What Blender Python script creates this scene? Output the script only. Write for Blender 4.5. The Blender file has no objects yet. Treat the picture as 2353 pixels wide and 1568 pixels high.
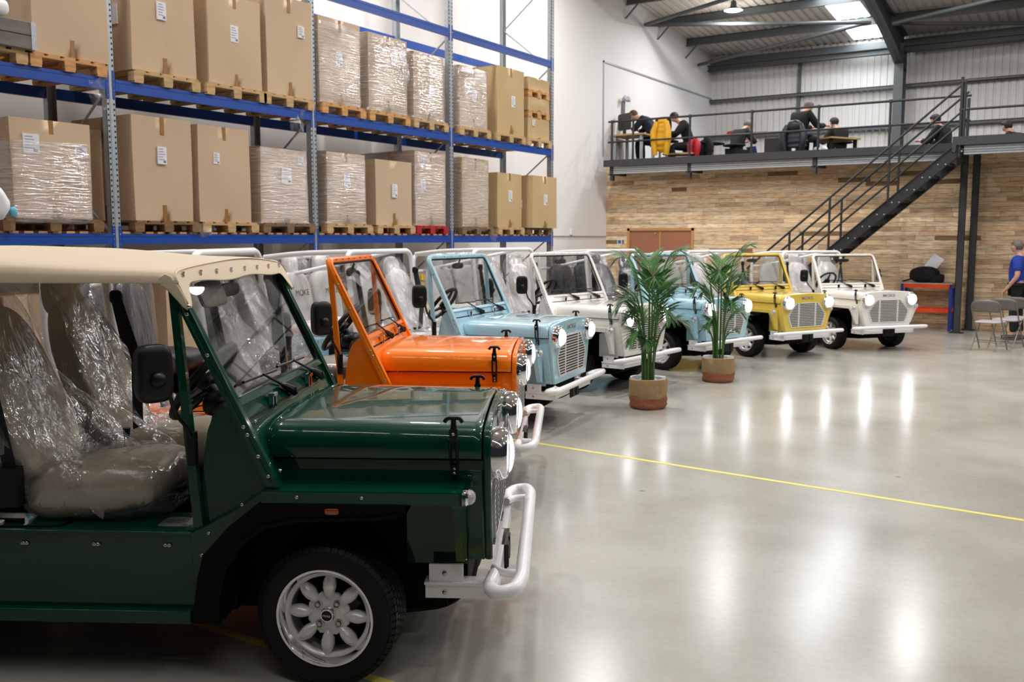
import bpy, bmesh, math, random
from mathutils import Vector, Matrix, Euler, noise
random.seed(7)
sc = bpy.context.scene
COL = sc.collection
PI = math.pi

# ------------------------------------------------------------------ camera, world, lamps, exposure
F_PX, HZ, VPX, CAM_H = 2150.0, 549.0, 2553.0, 1.72
PITCH = math.atan((784 - HZ) / F_PX)
YAW = math.atan((VPX - 1176.5) * math.cos(PITCH) / F_PX)
cam_d = bpy.data.cameras.new('camera')
cam = bpy.data.objects.new('camera', cam_d)
COL.objects.link(cam)
cam_d.sensor_width = 36.0
cam_d.lens = F_PX / 2353.0 * 36.0
cam_d.clip_end = 200
cam_d.clip_start = 0.05
cam_d.dof.use_dof = True
cam_d.dof.focus_distance = 4.6
cam_d.dof.aperture_fstop = 4.5
cam.location = (0, 0, CAM_H)
cam.rotation_euler = (PI / 2 - PITCH, 0, YAW)
sc.camera = cam
sc.view_settings.view_transform = 'Standard'
sc.view_settings.look = 'None'
sc.view_settings.gamma = 1
sc.view_settings.use_curve_mapping = False
sc.view_settings.exposure = 0.25
world = bpy.data.worlds.new('world')
sc.world = world
world.use_nodes = True
world.node_tree.nodes['Background'].inputs[0].default_value = (0.80, 0.88, 1.0, 1)
world.node_tree.nodes['Background'].inputs[1].default_value = 0.02

ROOF0, ROOFS, WALLX, BACKY = 6.88, 0.086, -9.9, 26.2
def roof_z(y): return ROOF0 + ROOFS * (BACKY - y)

def lamp(name, loc, size, power, col=(1, 0.975, 0.965), size_y=None, rot=(0, 0, 0), spread=PI):
    d = bpy.data.lights.new(name, 'AREA')
    d.shape = 'RECTANGLE' if size_y else 'DISK'
    d.size = size
    if size_y: d.size_y = size_y
    d.energy = power
    d.color = col
    d.spread = spread
    o = bpy.data.objects.new(name, d)
    COL.objects.link(o)
    o.location = loc
    o.rotation_euler = rot
    return o
BAYS = [(x, y) for x in (-8.0, -3.2, 1.8, 6.8) for y in (4.6, 10.1, 15.6, 21.1)]
BAYS = [(x, y) if (x, y) != (-8.0, 21.1) else (-7.72, 21.72) for (x, y) in BAYS]
BAY_POWER = 150
for (bx, by) in BAYS:
    lamp('high_bay_lamp', (bx, by, roof_z(by) - 0.30), 0.20 if bx == -7.72 else 0.50, BAY_POWER * (0.55 if by > 20 and bx > -7 else 0.35 if by < 5 and bx > 0 else 0.9 if by < 5 else 0.5 if bx == -7.72 else 1.0))
    pd = bpy.data.lights.new('lamp_spill', 'POINT'); pd.energy = BAY_POWER * 0.15; pd.shadow_soft_size = 0.18; pd.color = (1, 0.97, 0.94)
    po = bpy.data.objects.new('lamp_spill', pd); COL.objects.link(po); po.location = (bx, by, roof_z(by) - 0.62)

# ------------------------------------------------------------------ mesh builder
def fillet(pts, rad, seg=6, closed=False):
    P = [Vector(p) for p in pts]
    out = []
    n = len(P)
    for i in range(n):
        if not closed and i in (0, n - 1):
            out.append(P[i]); continue
        a, b, c = P[i - 1], P[i], P[(i + 1) % n]
        u = (a - b); v = (c - b)
        r = min(rad if not isinstance(rad, (list, tuple)) else rad[i], u.length * 0.48, v.length * 0.48)
        if r < 1e-5:
            out.append(b); continue
        u = u.normalized(); v = v.normalized()
        p0 = b + u * r; p1 = b + v * r
        for k in range(seg + 1):
            t = k / seg
            out.append((1 - t) ** 2 * p0 + 2 * t * (1 - t) * b + t * t * p1)
    return out

class MB:
    def __init__(s):
        s.v = []; s.f = []; s.T = None
    def add(s, vs, fs, T=None):
        o = len(s.v)
        T = T if T is not None else s.T
        for p in vs:
            p = Vector(p)
            s.v.append(T @ p if T is not None else p)
        for f in fs: s.f.append([o + i for i in f])
        return s
    def box(s, x0, x1, y0, y1, z0, z1, T=None):
        return s.add([(x0, y0, z0), (x1, y0, z0), (x1, y1, z0), (x0, y1, z0), (x0, y0, z1), (x1, y0, z1), (x1, y1, z1), (x0, y1, z1)],
                     [(0, 3, 2, 1), (4, 5, 6, 7), (0, 1, 5, 4), (1, 2, 6, 5), (2, 3, 7, 6), (3, 0, 4, 7)], T)
    def cbox(s, c, d, R=None):
        M = Matrix.Translation(c)
        if R is not None: M = M @ R.to_4x4()
        return s.box(-d[0] / 2, d[0] / 2, -d[1] / 2, d[1] / 2, -d[2] / 2, d[2] / 2, M if s.T is None else s.T @ M)
    def prism(s, poly, axis, a, b, T=None):
        n = len(poly); vs = []
        for t in (a, b):
            for (p, q) in poly:
                vs.append((t, p, q) if axis == 'x' else (p, t, q) if axis == 'y' else (p, q, t))
        fs = [tuple(range(n)), tuple(range(2 * n - 1, n - 1, -1))]
        for i in range(n):
            j = (i + 1) % n
            fs.append((i, j, n + j, n + i))
        return s.add(vs, fs, T)
    def strip(s, A, B, axis, a, b):
        # ribbon polygon between two equally long outlines, thick along axis
        for i in range(len(A) - 1):
            s.prism([A[i], A[i + 1], B[i + 1], B[i]], axis, a, b)
        return s
    def tube(s, path, r, n=10, closed=False, caps=True, T=None):
        P = [Vector(p) for p in path]
        m = len(P)
        rs = r if isinstance(r, (list, tuple)) else [r] * m
        tang = []
        for i in range(m):
            if closed: d = P[(i + 1) % m] - P[i - 1]
            else: d = P[min(i + 1, m - 1)] - P[max(i - 1, 0)]
            tang.append(d.normalized() if d.length > 1e-9 else Vector((0, 0, 1)))
        t0 = tang[0]
        up = Vector((0, 0, 1)) if abs(t0.z) < 0.9 else Vector((1, 0, 0))
        nrm = (up - t0 * up.dot(t0)).normalized()
        vs = []
        for i in range(m):
            t = tang[i]
            nrm = (nrm - t * nrm.dot(t))
            nrm = nrm.normalized() if nrm.length > 1e-6 else t.orthogonal().normalized()
            b = t.cross(nrm)
            for k in range(n):
                a = 2 * PI * (k + (0.5 if n == 4 else 0)) / n
                vs.append(P[i] + (nrm * math.cos(a) + b * math.sin(a)) * rs[i])
        fs = []
        for i in range(m if closed else m - 1):
            for k in range(n):
                fs.append((i * n + k, i * n + (k + 1) % n, ((i + 1) % m) * n + (k + 1) % n, ((i + 1) % m) * n + k))
        if caps and not closed:
            fs.append(tuple(reversed(range(n)))); fs.append(tuple((m - 1) * n + k for k in range(n)))
        return s.add(vs, fs, T)
    def cyl(s, a, b, r, n=16, r2=None, T=None):
        return s.tube([a, b], [r, r if r2 is None else r2], n, T=T)
    def lathe(s, prof, n=32, T=None, close=False):
        # prof: (radius, height) about local z
        vs = []; m = len(prof)
        for (r, h) in prof:
            for k in range(n):
                a = 2 * PI * k / n
                vs.append((r * math.cos(a), r * math.sin(a), h))
        fs = []
        for i in range(m - 1 if not close else m):
            j = (i + 1) % m
            for k in range(n):
                fs.append((i * n + k, i * n + (k + 1) % n, j * n + (k + 1) % n, j * n + k))
        if not close:
            if prof[0][0] > 1e-6: fs.append(tuple(reversed(range(n))))
            if prof[-1][0] > 1e-6: fs.append(tuple((m - 1) * n + k for k in range(n)))
        return s.add(vs, fs, T)
    def sup(s, c, r, e=2.0, e2=None, R=None, nu=24, nv=14, fn=None):
        # superellipsoid: e 2 = ellipsoid, larger = boxier
        e2 = e2 or e
        def sp(a, k): return math.copysign(abs(a) ** (2 / k), a)
        vs = []
        for j in range(nv + 1):
            ph = -PI / 2 + PI * j / nv
            for i in range(nu):
                th = 2 * PI * i / nu
                p = Vector((r[0] * sp(math.cos(ph), e2) * sp(math.cos(th), e), r[1] * sp(math.cos(ph), e2) * sp(math.sin(th), e), r[2] * sp(math.sin(ph), e2)))
                if fn: p = fn(p)
                vs.append(p)
        fs = []
        for j in range(nv):
            for i in range(nu):
                fs.append((j * nu + i, j * nu + (i + 1) % nu, (j + 1) * nu + (i + 1) % nu, (j + 1) * nu + i))
        M = Matrix.Translation(c)
        if R is not None: M = M @ R.to_4x4()
        return s.add(vs, fs, M if s.T is None else s.T @ M)
    def sheet(s, fn, nu, nv, T=None):
        vs = [fn(i / nu, j / nv) for j in range(nv + 1) for i in range(nu + 1)]
        fs = [(j * (nu + 1) + i, j * (nu + 1) + i + 1, (j + 1) * (nu + 1) + i + 1, (j + 1) * (nu + 1) + i) for j in range(nv) for i in range(nu)]
        return s.add(vs, fs, T)
    def mesh(s, name, smooth=40, recalc=True, weld=True):
        me = bpy.data.meshes.new(name)
        me.from_pydata([tuple(p) for p in s.v], [], s.f)
        bm = bmesh.new(); bm.from_mesh(me)
        if weld: bmesh.ops.remove_doubles(bm, verts=bm.verts, dist=1e-5)
        if recalc: bmesh.ops.recalc_face_normals(bm, faces=bm.faces)
        bm.to_mesh(me); bm.free()
        if smooth:
            for p in me.polygons: p.use_smooth = True
            me.set_sharp_from_angle(angle=math.radians(smooth))
        me.materials.append(None)
        return me

MESH = {}
def put(name, mesh, m, parent=None, loc=(0, 0, 0), rot=(0, 0, 0), scale=None):
    o = bpy.data.objects.new(name, mesh)
    COL.objects.link(o)
    if m is not None:
        o.material_slots[0].link = 'OBJECT'
        o.material_slots[0].material = m
    if parent is not None: o.parent = parent
    o.location = loc; o.rotation_euler = rot
    if scale: o.scale = scale if isinstance(scale, (tuple, list)) else (scale,) * 3
    return o
def obj(name, mb, m, parent=None, loc=(0, 0, 0), rot=(0, 0, 0), smooth=40, bevel=0, **k):
    o = put(name, mb.mesh(name, smooth, **k), m, parent, loc, rot)
    if bevel: bev(o, bevel)
    return o
def bev(o, w, seg=2):
    md = o.modifiers.new('bevel', 'BEVEL'); md.width = w; md.segments = seg; md.limit_method = 'ANGLE'; md.angle_limit = math.radians(40)
    md.harden_normals = False
    return o
def empty(name, loc, rz=0, s=1):
    o = bpy.data.objects.new(name, None); COL.objects.link(o)
    o.location = loc; o.rotation_euler = (0, 0, rz); o.scale = (s, s, s); o.empty_display_size = 0.1
    return o
def tag(o, label, cat, group=None, kind=None):
    o['label'] = label; o['category'] = cat
    if group: o['group'] = group
    if kind: o['kind'] = kind
    return o
def struct(o, label=None):
    o['kind'] = 'structure'
    if label: o['label'] = label
    return o
def copy_tree(o, parent=None):
    c = o.copy(); COL.objects.link(c)
    if parent is not None: c.parent = parent
    for ch in o.children: copy_tree(ch, c)
    return c
_font = None
def text_mesh(txt, size, depth=0.002, bold=0.0):
    key = ('txt', txt, size, bold)
    if key in MESH: return MESH[key]
    cu = bpy.data.curves.new('lettering', 'FONT')
    cu.body = txt; cu.size = size; cu.extrude = depth; cu.align_x = 'CENTER'; cu.align_y = 'CENTER'; cu.offset = bold
    t = bpy.data.objects.new('t', cu); COL.objects.link(t)
    me = bpy.data.meshes.new_from_object(t.evaluated_get(bpy.context.evaluated_depsgraph_get()))
    bpy.data.objects.remove(t)
    me.materials.clear(); me.materials.append(None)
    MESH[key] = me
    return me

# ------------------------------------------------------------------ materials
def lin(c):
    return tuple(((v / 255) / 12.92 if v / 255 <= 0.04045 else (((v / 255) + 0.055) / 1.055) ** 2.4) for v in c)
def nt(name):
    m = bpy.data.materials.new(name); m.use_nodes = True
    t = m.node_tree
    return m, t, t.nodes['Principled BSDF'], t.nodes['Material Output']
def mat(name, col, rough=0.5, metal=0.0, coat=0.0, bump=None, var=None, spec=None, srgb=True, emit=None, sheen=0):
    m, t, b, o = nt(name)
    c = lin(col) if srgb else col
    b.inputs['Base Color'].default_value = (*c, 1)
    b.inputs['Roughness'].default_value = rough
    b.inputs['Metallic'].default_value = metal
    if coat: b.inputs['Coat Weight'].default_value = coat; b.inputs['Coat Roughness'].default_value = 0.03
    if spec is not None: b.inputs['Specular IOR Level'].default_value = spec
    if sheen: b.inputs['Sheen Weight'].default_value = sheen
    if emit:
        b.inputs['Emission Color'].default_value = (*emit[0], 1); b.inputs['Emission Strength'].default_value = emit[1]
    tc = None
    if bump or var:
        tc = t.nodes.new('ShaderNodeTexCoord')
    if bump:
        sc_, st, det = bump[:3]
        n = t.nodes.new('ShaderNodeTexNoise'); n.inputs['Scale'].default_value = sc_; n.inputs['Detail'].default_value = det
        mp = t.nodes.new('ShaderNodeMapping')
        if len(bump) > 3: mp.inputs['Scale'].default_value = bump[3]
        t.links.new(tc.outputs['Object'], mp.inputs[0]); t.links.new(mp.outputs[0], n.inputs['Vector'])
        bp = t.nodes.new('ShaderNodeBump'); bp.inputs['Strength'].default_value = st; bp.inputs['Distance'].default_value = 0.01
        t.links.new(n.outputs[0], bp.inputs['Height']); t.links.new(bp.outputs[0], b.inputs['Normal'])
    if var:
        sc_, amt = var[:2]
        n = t.nodes.new('ShaderNodeTexNoise'); n.inputs['Scale'].default_value = sc_; n.inputs['Detail'].default_value = 5
        mp = t.nodes.new('ShaderNodeMapping')
        if len(var) > 2: mp.inputs['Scale'].default_value = var[2]
        t.links.new(tc.outputs['Object'], mp.inputs[0]); t.links.new(mp.outputs[0], n.inputs['Vector'])
        r = t.nodes.new('ShaderNodeValToRGB')
        r.color_ramp.elements[0].position = 0.3; r.color_ramp.elements[1].position = 0.7
        r.color_ramp.elements[0].color = (*[v * (1 - amt) for v in c], 1)
        r.color_ramp.elements[1].color = (*[min(1, v * (1 + amt)) for v in c], 1)
        t.links.new(n.outputs[0], r.inputs[0]); t.links.new(r.outputs[0], b.inputs['Base Color'])
    return m
def film(name, col=(1, 1, 1), haze=0.12, gloss=0.25, scale=14, strength=0.7, stretch=(1, 1, 1), rough=0.12):
    """clear plastic: transparent + glossy creases + a little milky diffuse"""
    m, t, b, o = nt(name)
    t.nodes.remove(b)
    tr = t.nodes.new('ShaderNodeBsdfTransparent'); gl = t.nodes.new('ShaderNodeBsdfGlossy'); df = t.nodes.new('ShaderNodeBsdfDiffuse')
    tr.inputs[0].default_value = (0.96, 0.96, 0.97, 1)
    gl.inputs['Roughness'].default_value = rough; df.inputs[0].default_value = (*col, 1)
    tc = t.nodes.new('ShaderNodeTexCoord'); mp = t.nodes.new('ShaderNodeMapping'); mp.inputs['Scale'].default_value = stretch
    n = t.nodes.new('ShaderNodeTexNoise'); n.inputs['Scale'].default_value = scale; n.inputs['Detail'].default_value = 4; n.inputs['Distortion'].default_value = 0.6
    bp = t.nodes.new('ShaderNodeBump'); bp.inputs['Strength'].default_value = strength; bp.inputs['Distance'].default_value = 0.03
    L = t.links.new
    L(tc.outputs['Object'], mp.inputs[0]); L(mp.outputs[0], n.inputs['Vector']); L(n.outputs[0], bp.inputs['Height'])
    L(bp.outputs[0], gl.inputs['Normal']); L(bp.outputs[0], df.inputs['Normal'])
    fr = t.nodes.new('ShaderNodeLayerWeight'); fr.inputs['Blend'].default_value = 0.35; L(bp.outputs[0], fr.inputs['Normal'])
    mr = t.nodes.new('ShaderNodeMapRange'); mr.inputs['To Min'].default_value = gloss * 0.35; mr.inputs['To Max'].default_value = min(1, gloss * 2.4)
    L(fr.outputs['Facing'], mr.inputs['Value'])
    rp = t.nodes.new('ShaderNodeMapRange'); rp.inputs['From Min'].default_value = 0.45; rp.inputs['From Max'].default_value = 0.7
    rp.inputs['To Min'].default_value = haze * 0.6; rp.inputs['To Max'].default_value = haze * 2.2; L(n.outputs[0], rp.inputs['Value'])
    m1 = t.nodes.new('ShaderNodeMixShader'); L(rp.outputs[0], m1.inputs[0]); L(tr.outputs[0], m1.inputs[1]); L(df.outputs[0], m1.inputs[2])
    m2 = t.nodes.new('ShaderNodeMixShader'); L(mr.outputs[0], m2.inputs[0]); L(m1.outputs[0], m2.inputs[1]); L(gl.outputs[0], m2.inputs[2])
    L(m2.outputs[0], o.inputs[0])
    return m
def glass(name, tint=(0.93, 0.96, 0.95), refl=0.08, rough=0.0):
    m, t, b, o = nt(name)
    t.nodes.remove(b)
    tr = t.nodes.new('ShaderNodeBsdfTransparent'); tr.inputs[0].default_value = (*tint, 1)
    gl = t.nodes.new('ShaderNodeBsdfGlossy'); gl.inputs['Roughness'].default_value = rough
    lw = t.nodes.new('ShaderNodeLayerWeight'); lw.inputs['Blend'].default_value = 0.25
    mr = t.nodes.new('ShaderNodeMapRange'); mr.inputs['To Min'].default_value = refl * 0.5; mr.inputs['To Max'].default_value = 0.35
    mx = t.nodes.new('ShaderNodeMixShader')
    t.links.new(lw.outputs['Fresnel'], mr.inputs['Value']); t.links.new(mr.outputs[0], mx.inputs[0])
    t.links.new(tr.outputs[0], mx.inputs[1]); t.links.new(gl.outputs[0], mx.inputs[2]); t.links.new(mx.outputs[0], o.inputs[0])
    return m

M = {}
M['green'] = mat('green_paint', (2, 60, 43), 0.3, coat=0.8, spec=0.05)
M['orange'] = mat('orange_paint', (255, 130, 8), 0.35, coat=0.8, spec=0.2)
M['blue'] = mat('pale_blue_paint', (168, 209, 224), 0.3, coat=1.0)
M['blue2'] = mat('pale_blue_paint_far', (166, 209, 225), 0.3, coat=1.0)
M['white'] = mat('white_paint', (234, 230, 223), 0.3, coat=1.0)
M['white2'] = mat('white_paint_far', (236, 232, 224), 0.3, coat=1.0)
M['yellow'] = mat('yellow_paint', (224, 194, 82), 0.3, coat=1.0)
M['tubewhite'] = mat('white_powder_coat', (246, 245, 247), 0.3, coat=0.4)
M['black'] = mat('black_plastic', (11, 11, 12), 0.42, spec=0.35)
M['blacksoft'] = mat('black_trim', (6, 6, 6), 0.65, spec=0.15)
M['rubber'] = mat('tyre_rubber', (17, 16, 16), 0.6, spec=0.3, bump=(60, 0.15, 3))
M['chrome'] = mat('chrome', (235, 235, 240), 0.06, 1.0)
M['steelbolt'] = mat('bolt_steel', (190, 188, 182), 0.25, 1.0)
M['alloy'] = mat('silver_alloy', (232, 230, 228), 0.28, 0.2, bump=(40, 0.03, 2))
M['alloydark'] = mat('dark_brake_metal', (32, 31, 31), 0.5, 0.5)
M['lens'] = glass('lamp_glass', (1, 1, 1), 0.25)
M['glass'] = glass('windscreen_glass', (0.975, 0.985, 0.98), 0.03)
M['mirrorglass'] = mat('mirror_glass', (200, 205, 210), 0.03, 1.0)
M['amber'] = mat('amber_lens', (150, 58, 10), 0.2, coat=1)
M['canvas'] = mat('cream_canvas', (226, 207, 178), 0.85, bump=(350, 0.12, 2), sheen=0.3)
M['seat_beige'] = mat('beige_seat_vinyl', (176, 164, 142), 0.5, bump=(120, 0.08, 3))
M['seat_grey'] = mat('grey_seat_vinyl', (128, 122, 114), 0.5, bump=(120, 0.08, 3))
M['seat_white'] = mat('white_seat_vinyl', (216, 213, 208), 0.5, bump=(120, 0.08, 3))
M['seat_navy'] = mat('black_seat_vinyl', (30, 32, 42), 0.45, bump=(120, 0.08, 3))
M['seatfilm'] = film('seat_film', (0.9, 0.9, 0.93), 0.035, 0.19, 11, 1.0, (1, 1, 0.30), 0.07)
M['filmloose'] = film('loose_film', (0.9, 0.9, 0.95), 0.06, 0.18, 13, 1.0, (1, 1, 0.35), 0.08)
M['wrap'] = film('pallet_wrap', (0.95, 0.92, 0.92), 0.18, 0.26, 9, 0.8, (0.5, 0.5, 5.5), 0.10)
M['belt'] = mat('seat_belt_webbing', (10, 10, 11), 0.75)
M['grillewhite'] = mat('white_grille_plate', (214, 212, 208), 0.35)
M['slot'] = mat('grille_opening', (10, 10, 9), 0.8)
M['print_dark'] = mat('dark_print', (36, 32, 30), 0.8)
M['badge'] = mat('grey_badge', (138, 135, 130), 0.4)
M['card'] = mat('cardboard', (200, 174, 144), 0.88, var=(1.3, 0.05), bump=(5, 0.10, 2))
M['card2'] = mat('cardboard_ochre', (196, 168, 124), 0.88, var=(1.5, 0.05), bump=(5, 0.10, 2))
M['tape'] = mat('brown_parcel_tape', (150, 108, 56), 0.35)
M['paper'] = mat('white_paper', (226, 226, 232), 0.7)
M['ink'] = mat('label_ink', (120, 122, 140), 0.8)
M['wood'] = mat('pallet_wood', (192, 160, 116), 0.85, var=(6, 0.22, (1, 1, 5)))
M['woodorange'] = mat('pallet_wood_fresh', (200, 150, 96), 0.85, var=(6, 0.25, (1, 1, 5)))
M['wooddark'] = mat('pallet_wood_weathered', (128, 100, 72), 0.9, var=(6, 0.25, (1, 1, 5)))
M['redpallet'] = mat('red_pallet_paint', (168, 24, 30), 0.6)
M['beamblue'] = mat('rack_beam_blue', (14, 70, 162), 0.4)
M['galv'] = mat('galvanised_steel', (172, 178, 184), 0.42, 0.55, var=(18, 0.10))
M['galvdark'] = mat('galvanised_steel_hole', (28, 28, 32), 0.8)
M['steeldark'] = mat('dark_grey_steel', (62, 65, 66), 0.5, 0.1)
M['railblack'] = mat('black_rail_paint', (34, 35, 37), 0.5)
M['tank'] = mat('dark_deck_fascia', (50, 50, 53), 0.6)
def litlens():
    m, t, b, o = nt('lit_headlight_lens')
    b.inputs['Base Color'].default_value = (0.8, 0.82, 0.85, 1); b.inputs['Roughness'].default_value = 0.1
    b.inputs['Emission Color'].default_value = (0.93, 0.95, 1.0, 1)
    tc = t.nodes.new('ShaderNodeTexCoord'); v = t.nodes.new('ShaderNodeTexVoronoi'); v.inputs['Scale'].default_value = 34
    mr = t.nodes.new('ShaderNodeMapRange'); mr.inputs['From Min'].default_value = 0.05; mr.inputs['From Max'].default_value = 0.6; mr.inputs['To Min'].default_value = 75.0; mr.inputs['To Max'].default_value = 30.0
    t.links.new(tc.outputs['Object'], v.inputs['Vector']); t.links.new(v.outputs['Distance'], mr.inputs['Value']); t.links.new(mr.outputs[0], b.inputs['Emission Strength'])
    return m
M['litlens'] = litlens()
M['indglass'] = mat('clear_indicator_lens', (205, 205, 205), 0.12, 0.3, bump=(120, 0.6, 2))
# ------------------------------------------------------------------ the open cars
# car frame: x forward (front axle at 0), y left, z up
def cached(key, fn, smooth=40, bevel=0, **k):
    if key not in MESH:
        mb = MB(); fn(mb); MESH[key] = mb.mesh(key, smooth, **k)
    return MESH[key]
def part(name, key, fn, m, parent, smooth=40, bevel=0, loc=(0, 0, 0), rot=(0, 0, 0), **k):
    o = put(name, cached(key, fn, smooth, **k), m, parent, loc, rot)
    if bevel: bev(o, bevel)
    return o
def wsx(z): return -0.20 - 0.4726 * (z - 0.77)          # the raked plane of the windscreen

def f_tub(mb):
    for s in (-1, 1):
        y0, y1 = (s * 0.40, s * 0.640) if s > 0 else (s * 0.640, s * 0.40)
        mb.box(-1.74, -0.50, y0, y1, 0.27, 0.580)
        mb.box(-1.74, -0.505, min(s * 0.40, s * 0.655), max(s * 0.40, s * 0.655), 0.573, 0.585)                                  # side pannier
        ya, yb = sorted((s * 0.640, s * 0.660))
        A = [(-0.500, 0.27), (-0.510, 0.585), (-0.370, 0.655), (-0.228, 0.752)]
        B = [(-0.485, 0.27), (-0.455, 0.50), (-0.345, 0.615), (-0.228, 0.705)]
        mb.strip(A, B, 'y', ya, yb)
        ya, yb = sorted((s * 0.52, s * 0.655))
        mb.prism([(-0.510, 0.585), (-0.370, 0.655), (-0.228, 0.752), (-0.228, 0.74), (-0.370, 0.64), (-0.500, 0.57)], 'y', ya, yb)
        ya, yb = sorted((s * 0.64, s * 0.678))
        mb.box(-1.74, -0.515, ya, yb, 0.236, 0.286)                                # sill flange
        ya, yb = sorted((s * 0.500, s * 0.508))
        mb.box(-0.36, 0.59, ya, yb, 0.745, 0.838)                                   # engine bay side
        ya, yb = sorted((s * 0.425, s * 0.433))
        mb.box(0.26, 0.51, ya, yb, 0.40, 0.75)
        ya, yb = sorted((s * 0.40, s * 0.655))
        mb.box(-1.80, -1.73, ya, yb, 0.27, 0.76)
        ya, yb = sorted((s * 0.50, s * 0.52))
        mb.box(-2.50, -1.74, ya, yb, 0.40, 0.76)
    mb.box(-2.50, -2.48, -0.52, 0.52, 0.36, 0.76)
    mb.box(-2.48, -1.55, -0.50, 0.50, 0.50, 0.53)
def f_fender(mb, s, rear=False):
    x0, x1 = (-0.232, 0.505) if not rear else (-2.50, -1.74)
    ya, yb = sorted((s * 0.505, s * 0.680))
    mb.box(x0, x1, ya, yb, 0.744, 0.752)
    ya, yb = sorted((s * 0.674, s * 0.682))
    mb.box(x0, x1, ya, yb, 0.708, 0.752)
    if not rear:                                                                   # front wing plate
        mb.prism([(s * 0.505, 0.75), (s * 0.682, 0.752), (s * 0.682, 0.706), (s * 0.655, 0.690), (s * 0.632, 0.655), (s * 0.545, 0.455), (s * 0.505, 0.445)], 'x', 0.497, 0.507)
        mb.prism([(s * 0.665, 0.716), (s * 0.655, 0.690), (s * 0.632, 0.655), (s * 0.545, 0.455), (s * 0.552, 0.452), (s * 0.640, 0.652), (s * 0.664, 0.684), (s * 0.676, 0.716)], 'x', 0.470, 0.500)
PANEL = [(0.437, 0.42), (0.462, 0.50), (0.50, 0.62), (0.527, 0.74), (0.535, 0.84), (0.530, 0.895), (0.515, 0.932), (0.485, 0.955), (0.42, 0.966), (0.25, 0.978), (0, 0.984)]
def mirror_poly(p): return p + [(-a, b) for (a, b) in reversed(p[:-1])]
def f_front(mb):
    P = mirror_poly(PANEL)
    mb.prism(P, 'x', 0.572, 0.602)
    low = [(0.437, 0.42), (0.462, 0.50), (0.50, 0.62), (0.512, 0.74), (0.512, 0.80)]
    Q = low + [(-a, b) for (a, b) in reversed(low)]
    mb.prism(Q, 'x', 0.500, 0.574)
BON = [(0.531, 0.846), (0.536, 0.88), (0.529, 0.92), (0.510, 0.951), (0.475, 0.969), (0.42, 0.977), (0.25, 0.988), (0, 0.994)]
def f_bonnet(mb):
    secs = [(-0.262, 0.955, -0.020), (-0.255, 0.98, -0.008), (-0.235, 0.995, 0), (-0.20, 1.0, 0.001), (0.10, 1.0, 0.0), (0.535, 1.0, -0.008), (0.562, 1.0, -0.009), (0.566, 0.996, -0.012)]
    vs = []; n = None
    for (x, sy, dz) in secs:
        P = mirror_poly(BON); n = len(P)
        for (y, z) in P:
            vs.append((x, y * sy, z + dz * (1 if z > 0.86 else 0)))
    fs = []
    for i in range(len(secs) - 1):
        for k in range(n - 1):
            fs.append((i * n + k, i * n + k + 1, (i + 1) * n + k + 1, (i + 1) * n + k))
    fs.append(tuple(range(n))); fs.append(tuple((len(secs) - 1) * n + k for k in range(n)))
    mb.add(vs, fs)
    for k in (0, n - 1):
        pass
def f_scuttle(mb):
    mb.prism([(wsx(0.755), 0.755), (wsx(1.062), 1.062), (wsx(1.062) - 0.03, 1.066), (-0.38, 1.04), (-0.38, 0.755)], 'y', -0.590, 0.590)
    mb.prism([(wsx(0.86) + 0.004, 0.86), (wsx(0.985) + 0.004, 0.985), (wsx(0.985), 0.985), (wsx(0.86), 0.86)], 'y', -0.575, 0.575)
def f_hinge(mb):
    mb.prism([(wsx(0.995) + 0.0015, 0.995), (wsx(1.003) + 0.0015, 1.003), (wsx(1.003) - 0.01, 1.003), (wsx(0.995) - 0.01, 0.995)], 'y', -0.592, 0.592)
def f_cheek(mb, s):
    ya, yb = sorted((s * 0.590, s * 0.604))
    P = [(wsx(0.76), 0.755), (wsx(1.055), 1.055), (-0.395, 1.052), (-0.430, 1.02), (-0.452, 0.965), (-0.468, 0.88), (-0.478, 0.78), (-0.492, 0.59), (-0.37, 0.650)]
    mb.prism(P, 'y', ya, yb)
def f_wframe(mb):
    P = [(wsx(0.78), -0.628, 0.78), (wsx(1.55), -0.628, 1.545), (wsx(1.55), 0.628, 1.545), (wsx(0.78), 0.628, 0.78)]
    mb.tube(fillet(P, 0.075, 7), 0.024, 8)
    for s in (-1, 1):                                                              # flat lower leg of the frame
        ya, yb = sorted((s * 0.606, s * 0.650))
        d = 0.024
        mb.prism([(wsx(0.76) + d, 0.752), (wsx(1.46) + d * 0.8, 1.46), (wsx(1.46) - d * 0.8, 1.46), (wsx(0.76) - d, 0.76)], 'y', ya, yb)
    mb.prism([(wsx(1.056) + 0.014, 1.056), (wsx(1.078) + 0.010, 1.078), (wsx(1.078) - 0.012, 1.078), (wsx(1.056) - 0.012, 1.056)], 'y', -0.606, 0.606)
def f_glass(mb):
    mb.prism([(wsx(1.072) + 0.002, 1.072), (wsx(1.530) + 0.002, 1.530), (wsx(1.530) - 0.003, 1.530), (wsx(1.072) - 0.003, 1.072)], 'y', -0.608, 0.608)
def f_gasket(mb):
    P = [(wsx(1.075) + 0.002, -0.600, 1.075), (wsx(1.524) + 0.002, -0.600, 1.524), (wsx(1.524) + 0.002, 0.600, 1.524), (wsx(1.075) + 0.002, 0.600, 1.075)]
    mb.tube(fillet(P, 0.05, 5, True), 0.006, 6, closed=True)
def f_stay(mb, s):
    ya, yb = sorted((s * 0.612, s * 0.640))
    mb.prism([(-0.470, 0.585), (-0.538, 1.49), (-0.568, 1.50), (-0.505, 0.585)], 'y', ya, yb)
    mb.box(-0.53, -0.45, ya, yb, 0.585, 0.60)
BOLTS = []
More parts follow.
